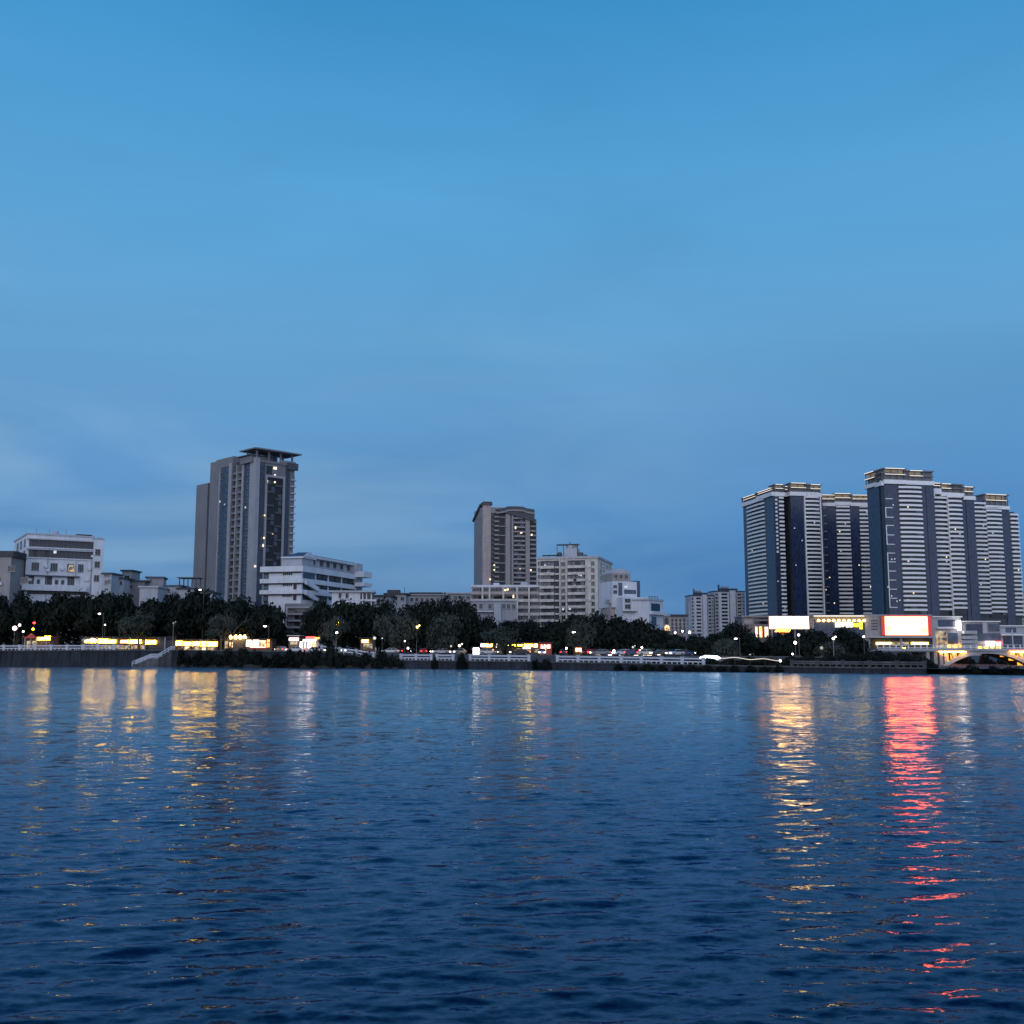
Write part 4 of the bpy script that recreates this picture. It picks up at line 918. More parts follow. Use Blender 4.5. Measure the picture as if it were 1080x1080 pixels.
crown(b,'L',[(785,801,528.5,523,.15,.9),(801.3,817.8,521.5,517,.1,1)],0,3.0); crown(b,'F',[(818.3,828,519.5,511,.1,.9)],0,3.0); crown(b,'F',[(835,852,519,509.5,.05,.95),(852.3,867.5,520,511,.3,.95)],-2,3.0); crown(b,'F',[(828,835,520,513,.2,.8)],4,3.0)
for p in ((846,570,-2.5),(838,557,-2.5),(820.5,613,-.3),(839.5,596,-2.5)): lit(b,'F',p[0],p[1],p[2],.8,.9,'window_cool')
b.done()
# tower 2
b=B('skyscraper','second dark blue tower from the left, lowest of the group, with a gold lit crown','tower',867,815,4,py=590,gz=3.2,group='dark blue residential towers')
xe=b.x(921); b.box('wall',['grey_dark'],0,xe,0,26,0,b.z(531))
strip_glass(b,'F',867.2,883,0,532); strip_balc(b,'F',883.3,897.6,0,533.5,bow=.2,litn=3,lim=45); strip_glass(b,'F',898,907.8,0,532); strip_balc(b,'F',908,919,0,533.5,bow=.2,litn=2,lim=95)
m_=plain_balcony(2.6,.5,.5,'pale_plaster')
for i in range(16): b.put('ledge',m_,'F',b.x(869.5),0,-.21,b.z(536)-i*6.04)
crown(b,'F',[(867.5,882,530.5,522,.05,1),(882.3,899,529.5,520.5,0,.98),(899.3,920,530.5,522.2,.1,.95)],0,2.6)
for p in ((906,596),(875,609),(880,636),(871,622)): lit(b,'F',p[0],p[1],-.25,.9,.9)
lit(b,'F',912.5,596.5,-.3,1.2,1.9); b.done()
# tower 3
b=B('skyscraper','tallest dark blue tower, with white ladder shaped lines on its glass front','tower',935,707,10,py=580,gz=3.2,group='dark blue residential towers')
yl=b.y(917,0); xe=b.x(988); xg=b.x(974.5)
b.box('wall',['grey_dark'],0,xe,0,yl,0,b.z(509)); 
strip_glass(b,'L',917.3,925,0,513); strip_glass(b,'L',925.3,931,0,511,proud=.9); strip_glass(b,'L',931.2,934.8,0,509,m=['glass_dark'])
strip_glass(b,'F',935.2,948.8,0,508.5); strip_balc(b,'F',950,974,0,508.5,bow=.9,lim=60,litn=4)
strip_glass(b,'F',974.5,987.6,0,511,proud=.5); b.box('pier',['curtain_left'],b.x(979),b.x(980),-.9,-.503,0,b.z(511))
# ladder lines
lz=[b.z(y) for y in (526,535.5,545.5,554,564,574)]; x0=b.x(935.9); x1=b.x(943.5)
for y in (526,535.5,545.5,554.2,564.2,574,583.3,592.6,602.3,611.8,621.4,631,640.6): b.box('ladder_bar',['slab_white'],x0+.01,x1,-.6,-.21,b.z(y)-.25,b.z(y)+.25)
for (y0,y1) in ((535.5,545.5),(554.2,574),(583.3,640.6)): b.box('ladder_rail',['slab_white'],x0-.5,x0,-.7,-.21,b.z(y1)-.3,b.z(y0)+.3)
crown(b,'L',[(917,928,510.5,498,0,.9),(928.3,934.8,509,499,0,0)],0,2.6); crown(b,'F',[(935,958,506.3,494,.05,.95),(958.3,987,507.5,496.5,.15,.6)],0,2.8)
for p in ((942,532.5),(943.5,589.5),(940.5,589.8),(940.4,628.5),(949,633),(946,634),(932.5,619)): lit(b,'F',max(p[0],936.5),p[1],-.35,.8,1,'window_cool')
lit(b,'F',967.6,585,-.3,.8,1); lit(b,'F',968.7,614,-.3,.9,1.8); lit(b,'F',957.6,633,-.3,1,1.4); b.done()
# tower 4
b=B('skyscraper','dark blue tower with two joined stacks of wavy pale balconies, right of the tallest','tower',983.5,722,14,py=580,gz=3.2,group='dark blue residential towers')
xe=b.x(1030); b.box('wall',['grey_dark'],0,xe,0,24,0,b.z(523))
strip_balc(b,'F',984.3,1000.8,0,519.5,bow=.8,lim=48,litn=3); strip_balc(b,'F',1001.2,1016,-.8,523,bow=.8,lim=95,litn=2); strip_glass(b,'F',1016.4,1029.6,0,525,proud=.6); b.box('pier',['curtain_left'],b.x(1020.5),b.x(1021.6),-1,-.603,0,b.z(525))
b.box('pier',['slab_white'],b.x(1000.7,-1),b.x(1001.3,-1),-2.6,-.9,PZ,b.z(521))
crown(b,'F',[(985,994,515.5,509.5,.05,.95),(994.3,1018,520,510.5,.05,.45),(1018.3,1029.5,523.5,513.5,.1,.9)],0,2.6); b.done()
# tower 5
b=B('skyscraper','rightmost dark blue tower with a rounded gold lit crown and stepped right end','tower',1027.5,765,16,py=590,gz=3.2,group='dark blue residential towers')
xe=b.x(1067); xf=b.x(1076.3); b.box('wall',['grey_dark'],0,xe,0,24,0,b.z(531,0)); b.box('wall',['grey_dark'],xe+.003,xf,2,20,0,b.z(541,xf))
strip_glass(b,'F',1027.8,1029.2,0,530); strip_balc(b,'F',1029.5,1041.8,0,530,bow=.6,lim=40,litn=3); strip_balc(b,'F',1042,1058,-.6,533.5,bow=1,lim=80,litn=2); strip_glass(b,'F',1058.3,1066.6,0,536,proud=.6)
strip_balc(b,'F',1067,1075.8,2,542,bow=.5,lim=95,litn=1)
b.box('roof_hut',['grey_dark'],b.x(1070),b.x(1076),3,8,b.z(541,xf)+.003,b.z(539.5,xf))
crown(b,'F',[(1041,1066,533.5,521.5,.05,.9)],0,2.6); b.box('roof_hut',['roof_blue'],b.x(1030),b.x(1040),2,10,b.z(531)+.003,b.z(527)); b.done()
b=B('apartment_building','sliver of a pale distant block at the right edge of the picture','building',1077.5,900,5,py=640,gz=3.2)
b.box('wall',['pale_plaster'],0,26,0,14,0,b.z(626)); b.box('roof',['roof_dark'],-.4,26.4,-.4,14.4,b.z(626)+.003,b.z(624.5)); wingrid(b,'F',0,[(1078.5,1082)],zrows(b,'F',1078,0,[(630+4*i,632.4+4*i) for i in range(8)]))
# ================================================================== mall, screens and bridge on the right
MY=272
def bb(b,name,m,p0,p1,y0,y1,f=0,d=.2,par=None):
    """a box on plane y=f of building b covering photo pixels p0..p1, y0..y1 and reaching d metres behind it"""
    return MB().box(b.x(p0,f),b.x(p1,f),f,f+d,b.z(y1,b.x(p0,f),f),b.z(y0,b.x(p0,f),f)).build(name,[m] if isinstance(m,str) else m,par or b.root)
b=B('shop_building','low beige shop block with a thin cornice left of the white billboard','building',783,MY,0,py=662,gz=2.7)
b.box('wall',['grey_wall'],0,b.x(811),0,9,0,b.z(650.5)); b.box('cornice',['grey_pale'],-.3,b.x(811)-.01,-.5,9.2,b.z(650.5)+.003,b.z(649.3))
bb(b,'window_band','glass_dark',796,810,655,658.2,-.05,.045); bb(b,'window_band','glass_dark',796,810,652,653,-.05,.045); bb(b,'louvre','grey_pale',785,794,653,658,-.06,.055)
for p0,p1,m,lab in ((796,799.3,'crown_light','pink lit vertical banner, leftmost of three beside the white billboard'),(800.6,803.8,'sign_orange','red lit vertical banner in the middle of three beside the white billboard'),(806,810.6,'crown_light','white lit vertical banner just left of the white billboard')):
    s=B('banner',lab,'banner',p0,MY-6,0,py=666,gz=2.7)
    w=s.x(p1); s.box('panel',[m],.05,w-.05,-.06,.06,s.z(672),s.z(661)); fr=MB().box(-.08,.049,-.1,.1,0,s.z(660.5)); fr.box(w-.049,w+.08,-.1,.1,0,s.z(660.5)); fr.build('frame',['metal_dark'],s.root)
    if m=='sign_orange' or p0<797: s.box('panel_strip',['sign_pink'],.2,w-.2,-.09,-.062,s.z(671),s.z(667))
# billboard
b=B('billboard','wide overexposed white lit billboard at the foot of the leftmost dark tower','billboard',811,MY-5,0,py=657,gz=2.7)
w=b.x(853.2); b.box('panel',['billboard_white'],0.1,w-.1,-.1,.1,b.z(663),b.z(650.3)); b.box('light_shield',['metal_dark'],-.05,w+.05,.103,.16,b.z(663.4),b.z(649.9)); fr=MB(); z0,z1=b.z(663.5),b.z(649.8)  # dark box added so the panel's rear doesn't light the wall
fr.box(-.05,w+.05,-.12,.3,z1-.1,z1+.1); fr.box(-.05,w+.05,-.12,.3,z0-.12,z0+.0); fr.box(-.1,.098,-.12,.3,z0+.001,z1-.101); fr.box(w-.098,w+.1,-.12,.3,z0+.001,z1-.101); fr.build('frame',['metal_grey'],b.root)
for i in range(4): b.box('leg',['metal_grey'],.6+i*(w-1.4)/3,.9+i*(w-1.4)/3,.162,.45,0,z0)
b=B('kiosk','yellow glowing round awning below the white billboard','kiosk',817,MY-9,0,py=664,gz=2.7)
w=b.x(832.5); xm=w/2; z0=b.z(666.5); mb=MB(); mb.cone((xm,0,z0),w/2,w*.28,b.z(661.8)-z0,14); mb.build('awning',['sign_orange'],b.root)
for i in range(5): b.box('lamp',['sign_yellow'],w*(.1+.17*i),w*(.1+.17*i)+.5,-w*.5,-w*.48,z0+.2,z0+.7)
MB().tube((xm,0,0),(xm,0,z0),.5,.5,10).build('pillar',['brown_panel'],b.root)
# colonnade block
b=B('shopping_mall','dark glass mall front with a gold lit cornice and a row of round lamps','building',853,MY,0,py=658,gz=2.7)
xe=b.x(912); b.box('wall',['interior_grey'],0,xe,0,10,0,b.z(650)); bb(b,'pier','grey_pale',853.2,858.5,650,663,-.4,.39)
bb(b,'cornice','grey_pale',853,912,648.7,650,-1.4,11); bb(b,'cornice_light','crown_light',858.6,911.9,649.1,650.3,-1.46,.05); bb(b,'glow_soffit','crown_soft',858.6,911.5,650.8,653,-.5,.49)  # soffit glows by itself in place of lamplight on it
bb(b,'glass','curtain_navy',859,911.5,653.5,676,-.2,.19)
for i in range(10):
    p=862.5+i*5.3; MB().ball((0,0,0),.30,.30,.30,8,6).build('lamp',['lamp_warm'],b.root,(b.x(p),-1.0,b.z(654.6)))
mb=MB(); glyphs(mb,b.x(880),b.x(898.5),b.z(661.3),b.z(656.5),5); mb.box(b.x(880),b.x(898.5),-.205,-.19,b.z(661.6),b.z(656.2),1); mb.build('sign',['sign_white','led_white'],b.root,(0,-.3,0))
mb=MB(); glyphs(mb,b.x(898.8),b.x(905.2),b.z(661),b.z(657.5),2); mb.box(b.x(898.8),b.x(905.2),-.205,-.19,b.z(661.2),b.z(657.3),1); mb.build('sign',['sign_amber','sign_amber'],b.root,(0,-.3,0))
mb=MB().box(b.x(906),b.x(908.8),-.6,-.3,b.z(663.5),b.z(655.5)); mb.build('sign',['sign_amber'],b.root)
# screen block
b=B('shopping_mall','grey mall block carrying the big red video screen above the bridge deck','building',911,MY,0,py=664,gz=2.7)
xe=b.x(983); b.box('wall',['grey_pale'],0,xe,0,12,b.z(672.5),b.z(649.2)); b.box('ground_storey',['interior_grey'],b.x(918),xe,.8,12,0,b.z(672.5)-.003); b.box('corner_leg',['grey_pale'],0,b.x(917),-.3,5,0,b.z(672.5)-.004)
b.box('cornice',['pale_plaster'],-.2,xe+.1,-.3,12.2,b.z(649.2)+.003,b.z(648.3))
for y in (654,657,660,663): bb(b,'louvre','grey_dark',919,926,y,y+1.3,-.05,.045)
bb(b,'ledge','pale_plaster',914,983,670.9,672.6,-1.2,1.19)
s=B('video_screen','huge glowing red and white video screen above the bridge','screen',931,MY-.8,0,py=660,gz=2.7)
s.root.location.z=2.7
w0,w1=s.x(933.2),s.x(978.3); zt,zb=s.z(650.2),s.z(669.8)
s.box('display',['screen_face'],w0,w1,-.1,.1,zb,zt)
s.box('light_shield',['metal_dark'],s.x(929.6),s.x(982.5),.103,.5,zb-.15,zt+.25); fr=MB(); e0,e1=s.x(929.6),s.x(982.5); fr.box(e0,w0-.003,-.16,.1,zb-.1,zt+.1); fr.box(w1+.003,e1,-.16,.1,zb-.1,zt+.1); fr.box(w0-.003,w1+.003,-.16,.1,zt+.003,zt+.32); fr.box(w0-.003,w1+.003,-.16,.1,zb-.2,zb-.003)  # dark box added to keep the display's glow off the wall behind
fr.build('frame',['screen_halo'],s.root)  # glowing border stands in for the red halo around the display
MB().tube((w1-1.0,-.13,zb+1.3),(w1-1.0,-.101,zb+1.3),.75,.75,14).build('display_patch',['screen_yellow'],s.root); MB().tube((w0+.9,-.13,zb+1.6),(w0+.9,-.101,zb+1.6),.7,.7,14).build('display_patch',['screen_yellow'],s.root)
for p0,p1 in ((923,939),(960,978.5)):
    o=MB(); o.box(b.x(p0),b.x(p1),-.25,-.05,b.z(680.3),b.z(677.2)); glyphs(o,b.x(p0)+.1,b.x(p1)-.1,b.z(680),b.z(677.4),5,-.33,-.251,1); o.build('shop_sign',['sign_amber','sign_white'],b.root)
bb(b,'shop_front','shop_glow',940,958,677,681,.7,.09); bb(b,'pier','pale_plaster',949,951,673,684,-.1,.5)
# right block
b=B('shopping_mall','beige and grey mall block with a bright vertical sign right of the video screen','building',983.2,MY+1,2,py=668,gz=2.7)
x1,x2,x3=b.x(1014),b.x(1055),b.x(1110)
b.box('wall',['pale_plaster'],0,x1,0,10,0,b.z(651)); b.box('cornice',['slab_white'],-.05,x1+.3,-.5,10,b.z(651)+.003,b.z(649.8))
b.box('wall',['grey_pale'],x1+.003,x2,.6,10,0,b.z(656)); b.box('cornice',['slab_white'],x1+.31,x2+.3,.1,10.2,b.z(656)+.003,b.z(654.8))
b.box('wall',['pale_plaster'],x2+.003,x3,1.2,10,0,b.z(660.5)); b.box('cornice',['slab_white'],x2+.31,x3+.3,.7,10.3,b.z(660.5)+.003,b.z(659.3))
def bbx(name,m,p0,p1,y0,y1,f,d=.1): return bb(b,name,m,p0,p1,y0,y1,f,d)
bbx('window_band','curtain_navy',990,1008,653.5,660.8,-.09,.08); bbx('ledge','slab_white',989,1012,661.5,663,-.8,.79); bbx('window_band','glass_blue',999.5,1010,667.5,680,-.09,.08)
bbx('glow_wall','shop_glow',986.8,998.8,665.5,684,-.12,.11); bbx('shop_sign','sign_orange',999.5,1013,679.5,682.8,-.5,.3)  # wall panel glows by itself in place of the up-light on it
bbx('window_band','curtain_navy',1019,1036.5,658.3,668,.5,.09); bbx('pier','pale_plaster',1036.8,1041.5,656.5,668,.2,.39); bbx('window_band','glass_blue',1043,1054.5,658,666,.5,.09); bbx('window_band','glass_blue',1031,1055,668,676,.5,.09)
for y in (665.2,670.8,675.4,680): bbx('sign_panel','pale_plaster',1015,1030.8,y,y+3.2,-.6,.8)
bbx('sign_panel','led_white',1015.2,1017,665.4,668.2,-.65,.045)
bbx('vertical_sign','lamp_white',1010.8,1014,655,664.6,-1.4,.4)
o=MB(); o.box(b.x(1038),b.x(1047.5),-.6,-.3,b.z(681.6),b.z(676.2)); o.box(b.x(1047.6),b.x(1055),-.6,-.3,b.z(681.6),b.z(676.2),1); glyphs(o,b.x(1048.2),b.x(1054.4),b.z(681),b.z(677),2,-.67,-.601,0); o.build('shop_sign',['lamp_pink','sign_red'],b.root)
bbx('shop_front','sign_amber',1031,1055,682,684.4,-.3,.3)
bbx('window_band','glass_blue',1061,1072,662,667,1.1,.09); bbx('ledge','slab_white',1056,1080,668.6,670.2,.2,.9); bbx('window_band','curtain_navy',1058,1078,671,684,1.1,.09)
bbx('flagpole','rail_white',1067.4,1068.2,664,685,-1.5,.15)
# ---- bridge
BY=236
b=B('bridge','pale concrete arch bridge with orange lit spandrel arches at the right edge','bridge',925,BY,0,py=690,gz=0)
xa,xz=b.x(925),b.x(1180); zt=b.z(683.6); zd=b.z(687.6)
b.box('deck',['pale_plaster'],xa,xz,-.6,9,zd,zt-.35); b.box('deck_edge',['pale_plaster'],xa-.2,xz,-1.1,-.603,zd+.25,zt-.05)
def arch(px0,px1,ysp,yap):
    A0,A1=b.x(px0),b.x(px1); zs,za=b.z(ysp),b.z(yap); n=22
    def zc(x): u=(2*(x-A0)/(A1-A0)-1); return zs+(za-zs)*(1-u*u)
    xs=[A0+(A1-A0)*i/n for i in range(n+1)]
    rib=MB()
    for y0,y1 in ((-.6,.6),(7.4,8.6)): rib.slab([(x,zc(x)-.0) for x in xs]+[(x,min(zc(x)+.55,zd-.01)) for x in xs[::-1]],y0,y1) if False else [rib.slab([(p,zc(p)),(q,zc(q)),(q,min(zc(q)+.85,zd-.004)),(p,min(zc(p)+.85,zd-.004))],y0,y1) for p,q in zip(xs,xs[1:])]
    rib.build('arch_rib',['pale_plaster'],b.root)
    rib=MB(); [rib.slab([(p,zc(p)+.05),(q,zc(q)+.05),(q,zc(q)+.3),(p,zc(p)+.3)],.61,7.39) for p,q in zip(xs,xs[1:])]; rib.build('arch_barrel',['concrete'],b.root)
    # spandrel columns with little arches between them, lit from inside
    for side in (0,1):
        for k in range(4):
            u0=.03+.095*k; f=lambda u:(A0+(A1-A0)*u) if side==0 else (A1-(A1-A0)*u)
            x=f(u0); b.box('spandrel_column',['pale_plaster'],x-.22,x+.22,-.5,.5,zc(x)+.3,zd-.003)
            if k<3:
                xn=f(u0+.095); lo,hi=sorted((x,xn)); lo+=.22; hi-=.22; r=(hi-lo)/2
                zc_=max(zc(x),zc(xn))+.5; top=zd-.02
                if top-zc_>.25:
                    r_=min(r,top-zc_); m_=MB(); pts=[(lo+r+r*math.cos(PI*i/8),top-.12-r_+r_*math.sin(PI*i/8)) for i in range(9)]
                    for (p,q) in zip(pts,pts[1:]): m_.slab([(p[0],p[1]),(p[0],zd-.004),(q[0],zd-.004),(q[0],q[1])],-.45,.4)
                    m_.build('spandrel_arch',['pale_plaster'],b.root)
                b.box('spandrel_light',['bridge_glow'],lo,hi,2.0,2.2,min(zc(x),zc(xn))+.3,zd-.4)
arch(993.5,1088,705.3,689.2)
for p in (977.5,985.5,991.5): b.box('pier',['grey_pale'],b.x(p)-.35,b.x(p)+.35,-.7,8.5,-1,zd-.003)
b.box('abutment',['concrete'],b.x(986.2),b.x(991),.2,8.4,-1,zd-.004); b.box('abutment',['quay_stone'],b.x(1088.5),b.x(1130),.2,8.4,-1,zd-.004)
post=MB().box(-.12,.12,-.12,.12,0,1.0).mesh('railing_post',['slab_white'])
for i in range(40): put('railing_post',post,b.root,(xa+(xz-xa)*i/39,-.45,zt-.35))
b.box('rail',['pale_plaster'],xa,xz,-.55,-.35,zt+.651,zt+.8); b.box('rail',['slab_white'],xa,xz,-.52,-.38,zt+.1,zt+.2)
b.box('deck_light',['bridge_flood'],b.x(989),b.x(1017),-1.05,-.85,zd-.06,zd+.06); b.box('deck_light',['bridge_flood'],b.x(1064),b.x(1092),-1.05,-.85,zd-.06,zd+.06); b.box('deck_light',['sign_red'],b.x(1062),b.x(1090),-1.16,-1.105,zd+.26,zd+.40)
# ================================================================== trees
def quads(cs, ns, sz):
    vs=[];fs=[]
    for c,nv,s in zip(cs,ns,sz):
        nv=Vector(nv); nv.normalize(); u=nv.orthogonal().normalized(); a=random.uniform(0,2*PI); w=nv.cross(u)
        u2=u*math.cos(a)+w*math.sin(a); w2=-u*math.sin(a)+w*math.cos(a); c=Vector(c); o=len(vs)
        vs+= [c-u2*s-w2*s*.55, c+u2*s*.2-w2*s*.75, c+u2*s+w2*s*.1, c-u2*s*.1+w2*s*.7]; fs.append((o,o+1,o+2,o+3))
    return vs,fs
def crown_mesh(name, seed, nl, per, size, flat, m, gaps=.25):
    random.seed(seed); mb=MB(); lobes=[]
    for i in range(nl):
        a=2*PI*i/nl*2.4+random.random(); r=random.uniform(.05,.72)
        z=.5+random.uniform(-.28,.34)*(1-r*.5)-r*r*.22; lobes.append((r*math.cos(a),r*math.sin(a),z,random.uniform(.24,.42),random.uniform(.13,.24)*flat))
    cs=[];ns=[];sz=[]
    for (x,y,z,rr,rz) in lobes:
        for k in range(per):
            v=Vector((random.gauss(0,1),random.gauss(0,1),random.gauss(0,1)))
            if v.length<.01: continue
            v.normalize(); 
            if v.z<-.3 and random.random()<.6: continue
            q=random.uniform(.55,1.08) if random.random()<.85 else random.uniform(1.05,1.35)
            p=Vector((x+v.x*rr*q,y+v.y*rr*q,z+v.z*rz*q))
            if math.sin(p.x*9+seed)*math.sin(p.y*8+seed*2)*math.sin(p.z*10+seed*3)>gaps: continue
            cs.append(p); ns.append(v+Vector((random.gauss(0,.5),random.gauss(0,.5),random.gauss(0,.5)+.3))); sz.append(size*random.uniform(.6,1.4))
    vs,fs=quads(cs,ns,sz); mb.add(vs,fs); return mb.mesh(name,[m])
CROWN={'dark':[crown_mesh('crown',s,22,330,.05,1.15,'leaf_dark',.45) for s in (1,2,3,4,5)],'pale':[crown_mesh('crown',s,15,300,.040,1.15,'leaf_pale',.2) for s in (11,12,13)],
       'bush':[crown_mesh('bush_leaves',s,9,260,.07,1.5,'leaf_bush',.4) for s in (21,22,23)]}
def trunk_mesh(seed, m):
    random.seed(seed); mb=MB(); p=Vector((0,0,-.3)); r=.42
    for i in range(4):
        q=p+Vector((random.uniform(-.25,.25),random.uniform(-.2,.2),1.1)); mb.tube(p,q,r,r*.86,8); p,r=q,r*.86
    for i in range(6):
        a=2*PI*i/6+random.random(); s=p-Vector((0,0,random.uniform(0,1.4))); e=s+Vector((math.cos(a)*random.uniform(1.3,2.2),math.sin(a)*random.uniform(1.3,2.2),random.uniform(1.6,2.8)))
        mb.tube(s,e,r*.6,r*.3,6); f=e+Vector((math.cos(a+.4)*1.4,math.sin(a+.4)*1.4,random.uniform(.8,1.8))); mb.tube(e,f,r*.3,.06,5)
        f=e+Vector((math.cos(a-.7)*1.2,math.sin(a-.7)*1.2,random.uniform(1.0,2.0))); mb.tube(e,f,r*.25,.05,5)
    return mb.mesh('trunk',[m])
TRUNK={'dark':[trunk_mesh(s,'bark') for s in (1,2,3)],'pale':[trunk_mesh(s,'bark_pale') for s in (4,5)]}
random.seed(99); tcount=[0]
def tree(label, px, ytop, ybot, hw, off, kind='dark', group=None):
    """crown spans photo rows ytop..ybot and hw pixels to each side, standing off metres behind the river wall"""
    Y=shoreY(px)+off; g=streetZ(px); p=at(px,(ytop+ybot)/2,Y); zt=at(px,ytop,Y).z; zb=at(px,ybot,Y).z; rx=hw*Y/F*(1.28 if kind=='dark' else 1.1)
    t=thing('tree',label,'tree',(p.x,Y,g),random.uniform(0,6.28) if False else 0,group); i=tcount[0]; tcount[0]+=1
    H=zt-zb; c=put('crown',CROWN[kind][i%len(CROWN[kind])],t,(0,0,zb-g-.12*H),random.uniform(0,6.28)); c.scale=(rx*.98,rx*.98,H*1.06)
    k=put('trunk',TRUNK[kind][i%len(TRUNK[kind])],t,(0,0,0),random.uniform(0,6.28)); h=max(1.5,zb+.35*H-g); k.scale=(h/6.2,h/6.2,h/6.2)
    return t
T=[('dark banyan tree cut by the left picture edge, before the tan block',-8,620,671,26,34),
('dark round tree below the tan block and dark block at the far left',20,621,668,20,33),
('lower dark tree filling the dip below the white office balconies',40,628,667,17,36),
('dark round tree below the yellow green emblem',62,623.5,667,20,33),
('dark tree below the right corner of the white office',87,624,667,19,35),
('dark tall tree right below the white office stair tower',110,619.5,669,21,33),
('dark tree below the little roof tower',133,623,668,20,36),
('dark tree below the blue grey metal shed',158,626,668,20,34),
('dark tree below the blue roofed white house',180,625,669,18,37),
('tallest dark banyan tree below the rooftop pergola',203,619.5,670,24,33),
('dark tree in front of the left foot of the grey tower',228,626,671,20,36),
('broad dark tree in front of the middle of the grey tower foot',252,626.5,672,24,34),
('dark tree sloping down right of the grey tower foot',277,631,674,18,33),
('dark tree below the white terraced block, right of the grey stair house',337,631,672,15,36),
('dark tree below the two dark windows of the white annex',360,631,672,22,38),
('dark tree below the glazed porch of the white annex',385,632,676,21,36),
('dark tree below the raised dark roof hut',408,629,680,22,40),
('dark tree below the thin roof antenna',430,631,681,22,42),
('dark tree under the barrel roofed building',450,631.5,682,20,44),
('dark crown below the right end of the barrel roofed building',468,628.5,680,18,41),
('tall dark tree just left of the pink flats',486,627,684,19,38),
('dark low tree below the blue grey house stair hut',512,648,684,21,40),
('dark tree in front of the lower pink flats',535,649.5,684,20,42),
('dark low tree below the left balconies of the pale flats',560,653,685,19,40),
('dark low tree below the narrow windows of the pale flats',582,655,685,18,43),
('dark tall tree below the middle of the pale flats',606,644,688,20,44),
('dark tree below the curved corner of the pale flats',630,643.5,690,23,40),
('dark tree below the pink washed annex',653,644.5,690,20,44),
('dark tree below the four square windows',672,651,690,19,42),
('dark tree in front of the glazed white terrace',692,661.5,690,18,44),
('dark tree below the glowing arched doorway',712,666.5,691,19,44),
('dark low tree between arched block and twin flats',733,668,692,18,42),
('dark tree below the lower of the twin flats',752,664,693,17,44),
('dark tall tree in front of the taller twin flats',774,655,693,19,42),
('dark low tree below the three lit banners',797,671,695,17,38),
('dark tree below the left half of the white billboard',823,664.5,696,18,36),
('dark tree below the right end of the white billboard',846,662.5,697,17,34),
('dark tree below the left end of the gold lit cornice',866,659.5,697,16,36),
('dark tree below the white lettered sign',888,660,698,17,35),
('dark tree left of the grey mall corner leg',904,666.5,699,15,33),
('dark low tree under the left end of the bridge deck',926,684.5,703,16,30),
('dark low tree under the bridge deck below the video screen',953,686.8,705,17,28),
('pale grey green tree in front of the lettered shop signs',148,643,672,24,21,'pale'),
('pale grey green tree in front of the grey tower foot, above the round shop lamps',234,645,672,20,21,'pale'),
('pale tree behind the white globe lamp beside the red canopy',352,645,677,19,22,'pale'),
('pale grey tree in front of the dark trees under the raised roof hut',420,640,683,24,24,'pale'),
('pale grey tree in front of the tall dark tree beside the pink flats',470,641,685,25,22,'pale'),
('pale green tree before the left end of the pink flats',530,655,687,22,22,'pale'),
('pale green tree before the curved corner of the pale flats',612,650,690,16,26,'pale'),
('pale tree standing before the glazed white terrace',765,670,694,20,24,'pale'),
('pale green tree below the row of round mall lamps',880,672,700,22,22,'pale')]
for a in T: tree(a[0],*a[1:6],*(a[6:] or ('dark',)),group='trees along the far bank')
# ---- undergrowth behind the promenade: one dark mass between the trunks
def undergrowth():
    random.seed(17); cs=[];ns=[];sz=[]
    tops=[(-80,636),(50,640),(200,638),(270,645),(294,652),(314,662),(322,650),(345,646),(470,642),(500,655),(560,662),(600,658),(660,655),(690,670),(760,674),(790,682),(905,684)]
    for k in range(26000):
        px=random.uniform(-80,905); off=random.uniform(37,43); Y=shoreY(px)+off; z1=at(px,lerp(tops,px)+6+3*math.sin(px*.21)+2*math.sin(px*.083),Y).z; g=streetZ(px)
        cs.append((kx(px,670)*Y,Y,g+(z1-g)*random.random()**.8)); ns.append((random.gauss(0,.6),-1+random.gauss(0,.5),random.gauss(.4,.5))); sz.append(random.uniform(.35,.8))
    mb=MB(); vs,fs=quads(cs,ns,sz); mb.add(vs,fs); o=mb.build('undergrowth',['leaf_dark']); tag(o,'dark undergrowth massed behind the lit promenade and under the trees','undergrowth',None,'stuff')
undergrowth()
def bank_cover():
    random.seed(18); cs=[];ns=[];sz=[]
    for k in range(9000):
        px=random.uniform(690,988); off=random.uniform(4,10); Y=shoreY(px)+off; z1=at(px,lerp([(690,697),(800,696),(870,693),(920,690),(975,695),(988,700)],px)+1.5*math.sin(px*.3)+1.2*math.sin(px*.117),Y).z; g=quayZ(px)-.2
        cs.append((kx(px,695)*Y,Y,g+max(.2,z1-g)*random.random()**.8)); ns.append((random.gauss(0,.6),-1+random.gauss(0,.5),random.gauss(.4,.5))); sz.append(random.uniform(.18,.42))
    mb=MB(); vs,fs=quads(cs,ns,sz); mb.add(vs,fs); o=mb.build('ground_cover',['leaf_bush']); tag(o,'dark low planting behind the river wall and under the bridge approach','ground cover',None,'stuff')
bank_cover()
